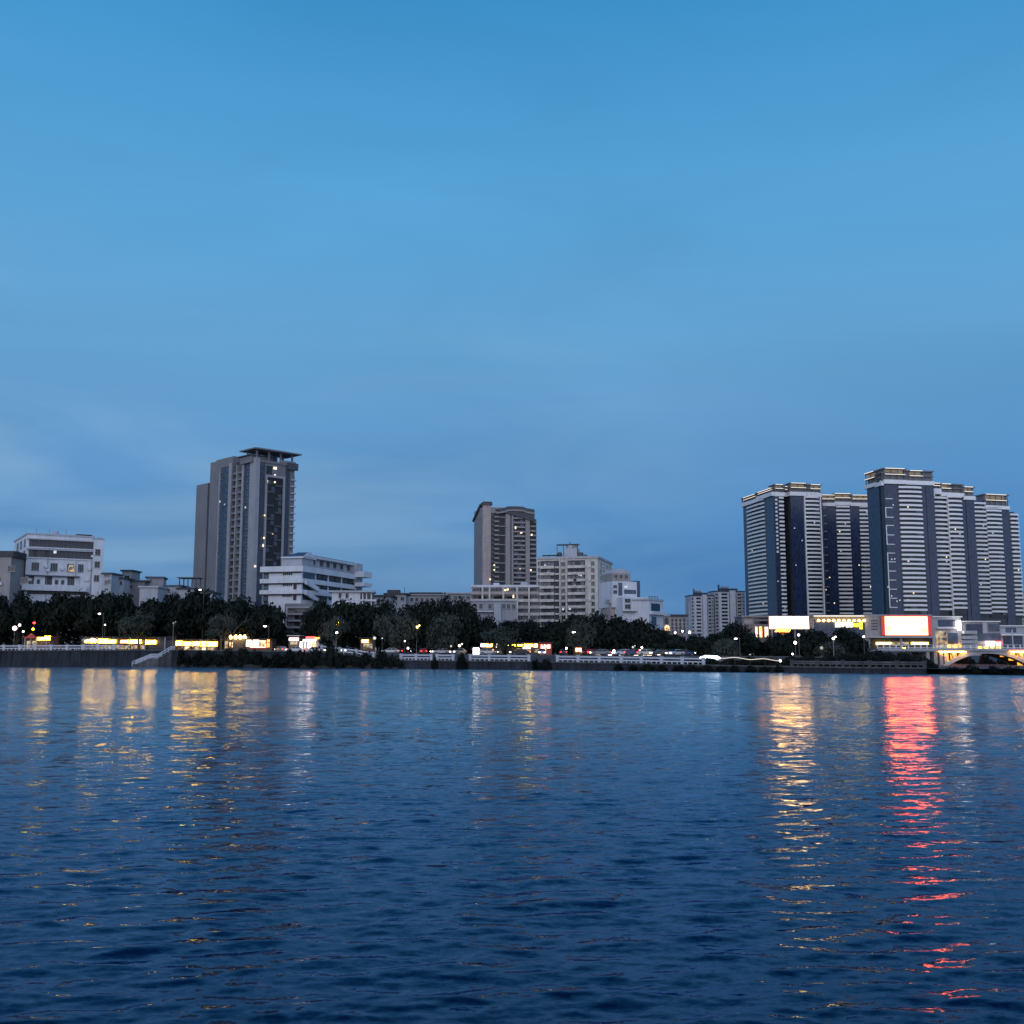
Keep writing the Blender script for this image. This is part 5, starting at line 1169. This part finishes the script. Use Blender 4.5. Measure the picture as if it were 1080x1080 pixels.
# ---- shrubs at the water's edge
def bush(label,px,ytop,ybot,hw,off,group='dark shrubs along the water'):
    Y=shoreY(px)+off; zb=at(px,ybot,Y).z; zt=at(px,ytop,Y).z; p=at(px,ybot,Y); i=tcount[0]; tcount[0]+=1
    t=thing('shrub',label,'shrub',(p.x,Y,zb),0,group); c=put('foliage',CROWN['bush'][i%3],t,(0,0,-.25*(zt-zb)),random.uniform(0,6.28)); c.scale=(hw*Y/F,hw*Y/F*.6,(zt-zb)*1.3)
    put('stem',TRUNK['dark'][i%3],t,(0,0,-.2)).scale=(.12,.12,.05*(zt-zb))
mb=MB(); xs=[184+ (420-184)*i/40 for i in range(41)]; vs=[]
for i,px in enumerate(xs):
    z=.55+.25*math.sin(i*1.7)+.2*math.sin(i*.6)
    vs+=[shore_pt(px,-3.2-.4*math.sin(i),-1),shore_pt(px,-3.0-.4*math.sin(i),z*.6),shore_pt(px,-1.6,z+.3),shore_pt(px,-.6,z+.9)]
mb.add(vs,[(i*4+j,i*4+4+j,i*4+5+j,i*4+1+j) for i in range(40) for j in range(3)]); mb.build('earth_bank',['soil'])['kind']='structure'
S=[(192,689,702,9,'dark shrub at the foot of the river stair'),(209,690,702,10,'dark shrub below the yellow shop sign'),(224,688.5,702,10,'dark shrub below the right end of the second shop row'),(240,689,702.5,10,'dark shrub below the small leaning lamp tree'),
(258,687,703,11,'big dark shrub below the four round shop lamps'),(272,687.5,703,9,'dark shrub below the white lit shop front'),(289,692,703.5,10,'low dark shrub below the brown shop end'),(305,688,704,11,'dark shrub below the small lit kiosk'),
(320,688,704,10,'dark shrub below the left post of the red canopy'),(334,687.5,704,11,'dark shrub below the right end of the red canopy'),(350,683.5,704.5,11,'tall dark shrub below the white globe lamp'),(368,690.5,704.5,12,'dark shrub below the sloping railing'),
(387,692,704.5,11,'dark shrub at the low end of the sloping railing'),(404,689.5,704.5,11,'dark shrub right of the sloping railing'),(417,692.5,705,8,'dark shrub left of the short railing'),(458,694,705.5,5,'small dark shrub between the two short railings'),
(487,690,706,11,'round dark shrub left of the lit white shop box'),(564,694,706.5,7,'dark shrub ending the railing before the red shop sign'),(577,696,707,10,'dark shrub left of the red tail lights'),
(928,701,710.5,6,'small dark shrub left of the three shrubs under the bridge deck'),(942,700,710.5,6,'dark round shrub, left of a pair under the bridge deck'),(956,699,710.8,7,'dark round shrub at the left end of the bridge piers'),(973,702,711,8,'dark shrub before the bridge pier'),
(1003,703,711.5,13,'dark shrub below the left spandrel arches'),(1025,702.5,711.5,15,'low dark shrub at the water below the left half of the bridge arch'),(1048,703,711.5,15,'low dark shrub at the water below the crown of the bridge arch'),(1020,691,704,15,'tall dark shrub behind the bridge seen through the left of the arch',78),(1041,690,704,15,'tall dark shrub behind the bridge seen through the middle of the arch',80),(1062,690.5,704,15,'tall dark shrub behind the bridge seen through the right of the arch',78),(1071,703,711.8,14,'low dark shrub at the water below the right half of the bridge arch'),(1092,702,712,13,'dark bank shrub at the right picture edge')]
S=[(a[0],a[1]-(2.2 if a[0]<425 else 0),a[2],a[3]*(1.35 if a[0]<425 else 1.1),*a[4:]) for a in S]
for a in S: bush(a[4],*a[:4],a[5] if len(a)>5 else (-1.4 if a[0]<600 else 1.5))
for px,y0,hw,lab in ((199,692,8,'low dark shrub at the water below the shop row corner'),(216.5,693,8,'low dark shrub at the water below the second shop row'),(232,692.5,9,'low dark shrub at the water left of the four lamp shop'),(248.5,692,9,'low dark shrub at the water below the four lamp shop'),(281,691.5,9,'low dark shrub at the water below the white blinds'),(297,692,9,'low dark shrub at the water left of the kiosk'),(312.5,691.5,9,'low dark shrub at the water between kiosk and red canopy'),(342,691,9,'low dark shrub at the water left of the tall globe lamp'),(359.5,692,9,'low dark shrub at the water below the upper railing end'),(378,694.5,9,'low dark shrub at the water below the middle of the sloping railing'),(396,694,9,'low dark shrub at the water below the railing foot'),(411,695,8,'low dark shrub at the water left of the river wall end')): bush(lab,px,y0,704.5 if px>280 else 703,hw,-2.4)
for i in range(12):
    px=652+i*15.5; bush('clipped dark hedge shrub in the long row under the close posted railing' if px<745 else 'dark hedge shrub in the row below the white light string',px,700.8+ (px-650)*.012,706.8+(px-650)*.014,10,-1.2,'hedge row under the railing' if px<745 else 'hedge row under the light string')
# ================================================================== shops and stalls along the promenade
def shop(label,px0,px1,yt,off,wallm,signs=(),fronts=(),roof='roof_dark',cat='shop',posts=(),depth=5,name='shop',yeave=None):
    Y=shoreY(px0)+off; b=B(name,label,cat,px0,Y,0,py=678,gz=streetZ(px0)); w=b.x(px1); zt=b.z(yt)
    b.box('wall',[wallm],0,w,0,depth,0,zt-.2); b.box('roof',[roof],-.3,w+.3,-1.0,depth+.3,zt-.197,zt)
    for (p0,p1,y0,y1,m) in signs:
        mb=MB(); x0,x1=b.x(p0),b.x(p1); z0,z1=b.z(y1),b.z(y0); mb.box(x0,x1,-.3,-.06,z0,z1,0); mb.box(x0-.06,x1+.06,-.25,-.05,z0-.06,z0-.003,1); mb.box(x0-.06,x1+.06,-.25,-.05,z1+.003,z1+.06,1)
        n=max(1,int((x1-x0)/(z1-z0)/1.05)); glyphs(mb,x0+.05,x1-.05,z0+.08,z1-.08,n,-.36,-.301,2); mb.build('shop_sign',[m,'metal_dark','sign_white'],b.root)
    for (p0,p1,y0,y1,m) in fronts:
        mb=MB(); x0,x1=b.x(p0),b.x(p1); z0,z1=b.z(y1),b.z(y0); n=max(1,int((x1-x0)/1.3)); mb.box(x0,x1,-.05,-.004,z0,z1,0)
        for i in range(n+1): q=x0+(x1-x0)*i/n; mb.box(q-.06,q+.06,-.12,-.051,z0,z1,1)
        mb.build('shop_window',[m,'metal_dark'],b.root)
    for p in posts: b.box('post',['pale_plaster'],b.x(p)-.12,b.x(p)+.12,-.9,-.66,0,zt-.2)
    return b
b=shop('red roofed pavilion with yellow sign boxes behind the left railing',27,53,671.5,20,'brown_panel',[(40,47,671.6,675.3,'sign_yellow'),(47.3,53,671,674.8,'sign_warm')],[(28,33,676,684,'shop_glow'),(34,39,676,683,'shop_glow')],'awning_red',posts=(27.5,33.5,39.5))
mb=MB(); mb.cone((b.x(33),-.2,b.z(673.2)),1.9,.1,1.3,8); mb.build('turret_roof',['awning_red'],b.root); MB().ball((b.x(34.6),-.3,b.z(660.5+3)),.28,.28,.28,8,6).build('lamp',['sign_yellow'],b.root); MB().ball((b.x(35.4),-.3,b.z(657)),.4,.4,.3,8,6).build('lamp',['sign_red'],b.root); b.box('mast',['metal_dark'],b.x(35),b.x(35.3),-.4,-.3,b.z(671),b.z(657.5))
shop('long lit shop row with glowing lettered signs above dark windows, left of the stair',86,185,671.5,24,'grey_dark',
  [(89.5,93.5,674.3,677.8,'sign_warm'),(95,101,674.2,677.9,'sign_warm'),(104,114,673.8,678.4,'sign_warm'),(115,122,674.6,678.2,'sign_warm'),(127.3,135,675,678.2,'sign_orange'),(135.6,149,675,678.6,'sign_warm'),(153.5,164.8,675.4,679.2,'sign_warm')],
  [(104,120,681,684.5,'shop_glow'),(121,137,680.5,684.5,'shop_glow'),(138,153,680.5,684.5,'shop_glow'),(155,174,680.5,684.5,'glass_dark')],posts=(103,120.5,137.5,154,175))
shop('second lit shop row with plain glowing sign boxes, right of the stair',178,230,674,25,'brown_panel',
  [(179,192,676.2,680.6,'sign_warm'),(193.5,202,677.2,680.8,'sign_warm'),(202.8,211.5,676.8,680.9,'sign_warm'),(212.3,218,676.6,681.4,'sign_yellow'),(219,229.3,677,681.5,'sign_warm')],
  [(194,201,682,686,'shop_light'),(203,211,682,686,'shop_glow'),(213,218,682,686,'shop_light'),(219,228,682,686,'shop_glow')],posts=(193,202.5,211.8,218.5))
b=shop('small dark shop with four round white lamps under its eave',236,263,670.5,24,'grey_dark',fronts=[(237,241,676,684,'shop_glow'),(242,246,677,683,'shop_light')])
for p in (244.3,249.2,254,258.5): MB().ball((0,0,0),.45,.45,.55,10,7).build('lamp',['lamp_warm'],b.root,(b.x(p),-.8,b.z(671.9)))
shop('brightly lit shop fronts with white blinds and a brown red end bay',258,287,673.5,23,'brown_panel',fronts=[(259.5,265.5,675,681.5,'sign_white'),(266.5,273.5,675,682,'sign_white'),(274,281,675.4,682,'shop_light'),(281.5,284.5,674.5,682.5,'sign_orange')],signs=[(264,281,682,683.2,'sign_red')])
shop('small kiosk with one white lit fascia left of the red canopy',304.5,315.5,670,22,'brown_panel',signs=[(305,315,672.8,675.8,'lamp_pink')],fronts=[(306,314,676.2,680,'shop_glow')],roof='pale_plaster')
b=B('fuel_canopy','white lit canopy with a red and orange stripe on white columns','canopy',319,shoreY(319)+21,0,py=678,gz=streetZ(319)); w=b.x(337)
b.box('canopy_roof',['rail_white'],.3,w-.3,-1.6,4,b.z(676.2),b.z(674)); bb(b,'canopy_light','lamp_white',320,333,674.6,676,-1.75,.14); bb(b,'canopy_stripe','sign_red',322.5,331,671.3,673.6,-1.5,.8); bb(b,'canopy_stripe','sign_orange',331.2,336.6,672,673.8,-1.5,.8)
bb(b,'column','lamp_white',325,328,676.4,683.5,-.6,.6); bb(b,'column','rail_white',321,322.4,676.4,684,-.6,.5); bb(b,'column','rail_white',334,335.4,676.4,684,-.6,.5); bb(b,'shop_window','shop_light',329,333.5,677,683,1.5,.3); b.box('back_wall',['grey_pale'],.4,w-.4,1.9,2.2,0,b.z(676.3))
b=B('sign_tower','white lit rounded sign pillar standing left of the red striped canopy','sign',316.3,shoreY(317)+19,0,py=680,gz=streetZ(317)); w=b.x(319.5); MB().tube((w/2,0,0),(w/2,0,b.z(676.6)),w/2,w/2*.85,12).build('pillar',['lamp_white'],b.root); b.box('base',['metal_dark'],-.1,w+.1,-.5,.5,-.1,.35)
shop('dim stall with an orange lit fascia among people right of the red canopy',380,394,672.5,25,'brown_panel',signs=[(381.5,389,674.6,678,'sign_orange')],fronts=[(383,393,679,684,'shop_glow')])
shop('white glowing shop box behind the middle railing',498.5,506,682,22,'grey_pale',fronts=[(498.8,505.7,683.5,690,'lamp_white')])
shop('lit shop with pink white and orange sign boxes, beside the white glowing shop box',506.5,531,677.5,26,'grey_dark',signs=[(507,512,679,682.3,'lamp_pink'),(512.3,519.5,678.8,682.5,'sign_orange'),(523,527.5,679,683,'lamp_pink')],fronts=[(510,517,684.5,688,'sign_white'),(519,521,684.5,688,'shop_light'),(525,530,685,689,'shop_glow')])
shop('dark shop with a thin yellow lettered sign',534,552,678,27,'grey_dark',signs=[(536,543.5,679.8,681.4,'sign_yellow'),(546,551,679.8,681.2,'sign_yellow')],fronts=[(545,552,684,688,'shop_glow')])
shop('shop with yellow and pink glowing signs next to the red neon shop',552.5,569,677.5,25,'grey_dark',signs=[(553,562,679.5,682,'sign_yellow'),(551.5,559.5,682.5,684.2,'lamp_pink'),(563,567,679,683,'sign_orange')],fronts=[(550,560,685,688,'shop_light'),(563,568,685,688,'shop_glow')])
shop('shop front with a red neon sign',569.5,582,677,25,'red_panel',signs=[(570,580.5,679.6,684,'sign_red')],fronts=[(567,576,684.5,687,'sign_white')])
shop('small stall with an amber lit front',606,614,682,24,'brown_panel',signs=[(607,613,683.5,687.5,'sign_orange')])
shop('dim stall with a white lamp panel behind the close posted railing',620,634,684.5,25,'grey_dark',signs=[(622,625,682.8+2,687,'sign_white')],fronts=[(626,633,688,691,'shop_glow')])
shop('long low stall with several pink and white lamps',638,668,685,24,'grey_dark',signs=[(639,645,690.5,693.5,'lamp_pink'),(646.5,653.5,690.8,695.6,'lamp_white'),(655,658,691.5,694,'lamp_pink'),(660,664.5,691,694,'sign_pink')])
shop('stall with a red round sign board',670,688,684,25,'grey_dark',signs=[(673.5,680,684.8,688,'sign_red')],fronts=[(668,688,691,692.2,'sign_white')])
shop('stall with a white lamp and a red fascia at the right end of the stalls',690,707,686.5,24,'grey_dark',signs=[(692,696,688,690.8,'lamp_pink'),(700,704.5,688,690,'sign_red')],fronts=[(693,700,691.5,695,'shop_glow')])
b=B('market_stall','white and blue lit stall at the left end of the light string','stall',738,shoreY(748)+8,0,py=695,gz=quayZ(748)); w=b.x(759.5)
mb=MB().slab([(0,b.z(694.2)),(w,b.z(694.2)),(w*.8,b.z(691.6)),(w*.35,b.z(691.2))],-1.2,1.5); mb.build('awning',['sign_cold'],b.root); bb(b,'counter','sign_blue',746,752,694.5,698.5,-.9,.5); bb(b,'side_panel','sign_cold',755.8,758.6,693.8,699.6,-.9,.3); bb(b,'side_panel','sign_cold',739,744,692.4,694.6,-1.5,.25)
for p in (740,745.5,753,759): b.box('post',['rail_white'],b.x(p)-.06,b.x(p)+.06,-1,-.88,0,b.z(694.2))
b.box('counter_top',['rail_white'],b.x(741),b.x(767),-1.3,-1.0,b.z(700.5),b.z(699.7))
# light string
mb=MB(); P=[]
for i in range(41):
    px=759+(823-759)*i/40; y=693.4+ (px-759)*.045+.75*math.sin((px-759)*.21+1.2); P.append(at(px,y,shoreY(px)+3.5))
for p,q in zip(P,P[1:]): mb.tube(p-P[0],q-P[0],.05,.05,5,0,False)
rt=thing('light_string','wavy white light string along the dark promenade','lights',P[0]); mb.build('light_tube',['crown_light'],rt); MB().ball(P[-1]-P[0],.22,.22,.22,8,6).build('bulb',['lamp_white'],rt)
for i in (0,10,20,30,40):
    p=P[i]-P[0]; MB().tube((p.x,p.y,quayZ(780)-P[0].z-.5),(p.x,p.y,p.z-.07),.05,.05,6).build('stake',['metal_dark'],rt)
# parasols
def parasol(label,px,y,hw,m,off=12,yb=685):
    Y=shoreY(px)+off; p=at(px,y,Y); g=streetZ(px); t=thing('parasol',label,'parasol',(p.x,Y,g)); mb=MB(); r=hw*Y/F; mb.cone((0,0,p.z-g-.2),r,.1,r*.45,10); mb.build('canopy',[m],t); MB().tube((0,0,0),(0,0,p.z-g),.06,.06,6).build('pole',['rail_white'],t)
parasol('white parasol with a self-glowing canopy in front of the lettered shop signs',97.5,674.6,5.2,'sign_white'); parasol('small white lit parasol right of the larger one by the lettered shop signs',112,676,3.6,'sign_white'); parasol('white lit parasol right of the red roofed pavilion',49,672,2.6,'lamp_white')  # canopies glow by themselves in place of lamplight on the canvas
parasol('dim pale parasol left of the larger lit one',89.5,674.5,4.0,'canvas')
# ================================================================== lamps
def lamp(label,px,py,off,m,r=.45,style='globe',g=None):
    r*=.68
    Y=shoreY(px)+off; p=at(px,py,Y); g=streetZ(px) if off>9 else quayZ(px); t=thing('street_lamp',label,'street lamp',(p.x,Y,g),0,'street lamps along the far bank'); h=p.z-g
    if style=='globe':
        MB().ball((0,0,h),r,r,r,12,8).build('lamp_head',[m],t); mb=MB().tube((0,0,0),(0,0,h-r*.9),.10,.07,8); mb.box(-.25,.25,-.25,.25,0,.4); mb.build('pole',['metal_dark'],t)
    elif style=='arm':
        mb=MB().tube((.9,.6,0),(.9,.6,h+.3),.11,.08,8); mb.tube((.9,.6,h+.25),(.1,0,h+.18),.06,.05,6); mb.build('pole',['metal_dark'],t); MB().ball((0,0,h),r*1.5,r*.8,r*.6,12,8).build('lamp_head',[m],t)
    else:
        MB().ball((0,0,h),r,r,r,10,7).build('lamp_head',[m],t); MB().ball((r*2.1,.1,h+r*1.4),r*.6,r*.6,r*.6,10,7).build('lamp_head',[m],t); mb=MB().tube((0,0,0),(0,0,h-r*.9),.09,.06,8); mb.tube((0,0,h-1),(r*2.1,.1,h+r*.9),.05,.04,6); mb.build('pole',['metal_grey'],t)
LM=[('large white double globe lamp behind the bare branches at the far left',15.5,662.5,17,'lamp_pink',.85,'twin'),('small white globe lamp right of the bare branches',24.5,666,17,'lamp_white',.35,'globe'),
('white arm lamp high above the lettered shop signs',104.8,647.3,20,'lamp_white',.36,'arm'),('small white lamp just above the lettered shop signs',110.8,659,20,'lamp_white',.25,'globe'),('white lamp glimpsed in the leaves right of the pale tree, above the second shop row',183,657.2,20,'window_cool',.35,'twin'),
('white lamp showing through leaves below the rooftop pergola',211,622,30,'lamp_white',.35,'arm'),('white lamp between the trees above the brightly lit shop fronts',279.5,660.5,22,'lamp_white',.42,'arm'),('tall white globe lamp on a pale post right of the red canopy',355.2,667.3,14,'lamp_white',.38,'globe'),
('warm lamp half hidden in leaves below the roof antenna',439.5,661.6,24,'lamp_warm',.42,'twin'),('warm lamp half hidden in the pale tree beside the tall globe lamp',354.5,658.3,22,'sign_warm',.36,'twin'),('small white globe lamp left of the red tail lights in the middle',427,676.2,14,'lamp_white',.22,'globe'),('white globe lamp above the first red tail lights',430.3,683.6,13,'lamp_white',.32,'globe'),
('white globe lamp hanging in the dark trees below the pale flats',605.2,666.8,26,'lamp_white',.40,'arm'),('pink white lamp below the arched block',712.3,667.5,46,'lamp_pink',.42,'globe'),('small white lamp right of the pink one below the arched block',719.8,665.8,46,'lamp_white',.28,'globe'),('bright white lamp left of the lower twin flats',727.3,666.8,46,'lamp_white',.42,'globe'),
('white arm lamp in the tree below the taller twin flats',776,673.6,22,'lamp_white',.30,'arm'),('upper white lamp below the right end of the billboard',842.3,669.7,16,'lamp_pink',.36,'globe'),('white globe lamp on a tall pole below the billboard',838.8,677.8,14,'lamp_white',.42,'globe'),('low white globe lamp beside the end of the light string',836,689.8,8,'lamp_white',.24,'globe'),
('white lamp cluster in the tree below the white lettered sign',878.8,673.4,18,'lamp_white',.34,'twin'),('amber lamp in the tree right of the tall pole lamp',866.5,683.5,18,'shop_glow',.5,'globe'),('white lamp left of the grey mall corner leg',911,671.5,20,'lamp_white',.28,'globe'),('yellow lamp on the bridge deck under the video screen',953.3,684.8,52,'sign_yellow',.62,'globe'),
('small white lamp under the bridge deck, left of two',959,698.8,10,'lamp_white',.20,'globe'),('small white lamp under the bridge deck, right of two',970.5,699.4,10,'lamp_white',.20,'globe'),('small white lamp above the light string',791,690.4,12,'window_cool',.22,'arm'),('white globe lamp behind the sloping railing',395,673,18,'led_white',.55,'globe'),('small white lamp right of the dim orange stall',403.2,673.2,18,'window_cool',.25,'globe'),
('white twin lamp above the long low stall',667.5,682.5,20,'led_white',.32,'twin'),('white globe lamp over the long low stall',647.5,686.5,20,'lamp_white',.36,'globe'),('white lamp on the stall with the red round sign',677,682.8,20,'lamp_white',.30,'globe'),('white globe lamp above the last stall',700,689,18,'lamp_white',.38,'globe'),('white globe lamp left of the amber stall',597.3,683.8,18,'lamp_white',.32,'globe'),
('warm twin lamp above the yellow sign, left of the lit box',484.5,681,20,'sign_white',.42,'twin'),('small white globe lamp left of the warm twin lamp',475.5,681.5,20,'led_white',.36,'globe')]
for a in LM: lamp(*a)
# bare branching tree with white globes at the far left
t=thing('bare_tree','bare forked tree with dark branches in front of the white double lamp','tree',shore_pt(14,6,quayZ(14))); mb=MB(); random.seed(5)
def br(p,d,l,r,n):
    q=p+d*l; mb.tube(p,q,r,r*.65,6)
    if n:
        for s in (-1,1): br(q,(d+Vector((s*random.uniform(.35,.8),random.uniform(-.2,.2),random.uniform(-.1,.3)))).normalized(),l*random.uniform(.65,.85),r*.62,n-1)
br(Vector((0,0,0)),Vector((.1,0,1)),1.5,.22,4); mb.build('trunk',['bark'],t)
# leaning pale tree above the round shop lamps
t=thing('bare_tree','small pale tree with bare upper limbs above the round shop lamps','tree',shore_pt(243,16,streetZ(243))); mb=MB(); random.seed(8); br(Vector((0,0,0)),Vector((.05,0,1)),3.6,.2,3); mb.build('trunk',['bark_pale'],t)
c=put('crown',CROWN['pale'][0],t,(.5,0,5),1); c.scale=(1.9,1.9,2.6)
# ================================================================== cars on the riverside road
def car_proto():
    random.seed(3)
    t=thing('car','x','car',(0,0,0),0,'cars on the riverside road'); prof=[(-2.2,.35),(2.15,.35),(2.2,.62),(1.95,.85),(1.05,.95),(.45,1.42),(-1.15,1.45),(-1.85,.98),(-2.2,.9)]
    bm=bmesh.new(); mb=MB().slab(prof,-.86,.86); me=mb.mesh('body',['car_paint_0']); bm.from_mesh(me); bmesh.ops.bevel(bm,geom=[e for e in bm.edges],offset=.09,segments=2,affect='EDGES'); bm.to_mesh(me); bm.free(); put('body',me,t)
    g=MB().slab([(.95,.98),(.45,1.36),(-.25,1.38),(-.25,.98)],-.875,.875); g.slab([(-.35,.98),(-.35,1.38),(-1.1,1.38),(-1.7,.99)],-.875,.875); g.build('side_window',['glass_dark'],t)
    g=MB(); g.add([(1.08,-.72,.97),(1.08,.72,.97),(.5,.66,1.42),(.5,-.66,1.42)],[(0,1,2,3)]); g.build('windscreen',['glass_dark'],t)
    for x in (1.35,-1.35):
        for y in (-.8,.8):
            w=MB().tube((0,-.1,0),(0,.1,0),.34,.34,16).build('wheel',['rubber'],t,(x,y,.34)); MB().tube((0,-.12,0),(0,.12,0),.19,.19,12).build('rim',['metal_grey'],w)
    for y in (-.62,.62): MB().box(2.12,2.25,y-.16,y+.16,.62,.80).build('headlight',['car_head'],t); MB().box(-2.25,-2.15,y-.15,y+.15,.72,.88).build('tail_light',['car_tail'],t)
    return t
cp_=car_proto(); CH_=None
CARS=[(296,17.5,2.2,2,'grey parked car with lit lamps left of the small lit kiosk'),(311,17.5,3.14,0,'white car parked below the small lit kiosk'),(333,17,0,0,'white car parked under the red striped canopy'),(367,18,-2.0,2,'grey car behind the top of the sloping railing'),(411,19,3.4,0,'white car with bright headlights left of the first red tail lights'),(426,23,1.2,1,'dark car with red tail lights above the left end of the short railing'),
(446,22,1.75,3,'red car with one bright tail light above the middle of the short railing'),(464,19,3.6,0,'white car with headlights above the shortest railing'),(483,19,-2.2,2,'grey car with headlights left of the white glowing shop box'),(515,18,0,5,'cream car in front of the pink and orange signs'),(548,19,3.3,1,'dark car in front of the yellow lettered shop'),(571.5,18,-1.57,0,'white car facing the river with two headlights below the red neon sign'),
(594,21,1.57,1,'dark car with two red tail lights right of the red neon shop'),(620,20,1.8,3,'dark red car with tail lights below the dim stall'),(633,18,3.2,2,'grey car right of the dark red car'),(657,17,3.4,0,'white car with a headlight in front of the long low stall'),(669,18.5,.1,4,'dark blue car with red tail light left of the red round sign'),(683,17.5,0,5,'cream car below the red round sign'),(697,17,3.3,1,'dark car beside the last stall'),(712,18,-2.4,0,'white car with bright headlights, last car to the right'),(722,22,.3,4,'dark blue car behind the last white car')]
ch=list(kids(cp_)); sub={c.name:kids(c) for c in ch}
for i,(px,off,rz,ci,lab) in enumerate(CARS):
    if i==0: t=cp_
    else:
        t=cp_.copy(); C.objects.link(t)
        for c in ch:
            d=c.copy(); C.objects.link(d); d.parent=t
            for e in sub[c.name]: f=e.copy(); C.objects.link(f); f.parent=d
    x,y,_=shore_pt(px,off); t.location=(x,y,streetZ(px)+.03); t.rotation_euler=(0,0,rz); t['label']=lab
    for c in C.objects:
        if c.parent==t and c.name.startswith('body'): c.material_slots[0].link='OBJECT'; c.material_slots[0].material=M['car_paint_%d'%ci]
# a person in red at the left railing and a few strollers
def person(label,px,off,h,shirt,seed,rz=0):
    """one skinned body: vertices are joints, radii taper along the limbs"""
    x,y,_=shore_pt(px,off); z=quayZ(px)+.0 if off<7 else streetZ(px); s=h/1.75
    t=thing('person',label,'person',(x,y,z),rz,'people on the promenade')
    J=[(0,0,.95,.15),(0,0,1.18,.14),(0,0,1.40,.15),(0,0,1.52,.06),(0,0,1.60,.085),(0,0,1.70,.085),
       (-.19,0,1.40,.06),(-.24,.02,1.14,.045),(-.22,-.08,.90,.035),(-.22,-.12,.80,.035),(.19,0,1.40,.06),(.24,.02,1.14,.045),(.22,-.06,.90,.035),(.22,-.1,.80,.035),
       (-.10,0,.88,.095),(-.11,-.05,.48,.065),(-.11,.02,.08,.045),(-.11,-.14,.05,.04),(.10,0,.88,.095),(.11,.05,.48,.065),(.11,.12,.08,.045),(.11,-.03,.05,.04)]
    E=[(0,1),(1,2),(2,3),(3,4),(4,5),(2,6),(6,7),(7,8),(8,9),(2,10),(10,11),(11,12),(12,13),(0,14),(14,15),(15,16),(16,17),(0,18),(18,19),(19,20),(20,21)]
    me=bpy.data.meshes.new('body'); me.from_pydata([(a*s,b_*s,c*s) for a,b_,c,_ in J],E,[]); o=put('body',me,t); me.materials.append(M[shirt])
    md=o.modifiers.new('skin','SKIN')
    for v,j in zip(me.skin_vertices[0].data,J): v.radius=(j[3]*s,j[3]*s)
    me.skin_vertices[0].data[0].use_root=True
    sb=o.modifiers.new('smooth','SUBSURF'); sb.levels=1; sb.render_levels=1
    MB().ball((0,.02*s,1.70*s),.10*s,.11*s,.09*s,10,6).build('hair',['rubber'],t)
mat('cloth_red',(.45,.03,.05),.8,.1,2); mat('cloth_dark',(.04,.045,.06),.8,.2,2); mat('cloth_pale',(.5,.5,.5),.8,.1,2)
person('person in red standing behind the long white railing',62.2,1.6,1.75,'cloth_red',1); person('person in dark clothes by the second lit shop row',201,17,1.7,'cloth_dark',2,.5); person('person in pale clothes standing right of the dim orange stall',396,17,1.7,'cloth_pale',3,1)
person('person in dark clothes beside the pale one near the dim orange stall',399.5,17.5,1.72,'cloth_dark',4,2); person('person in pale clothes before the lettered shop signs',126,16,1.68,'cloth_pale',5,.2)
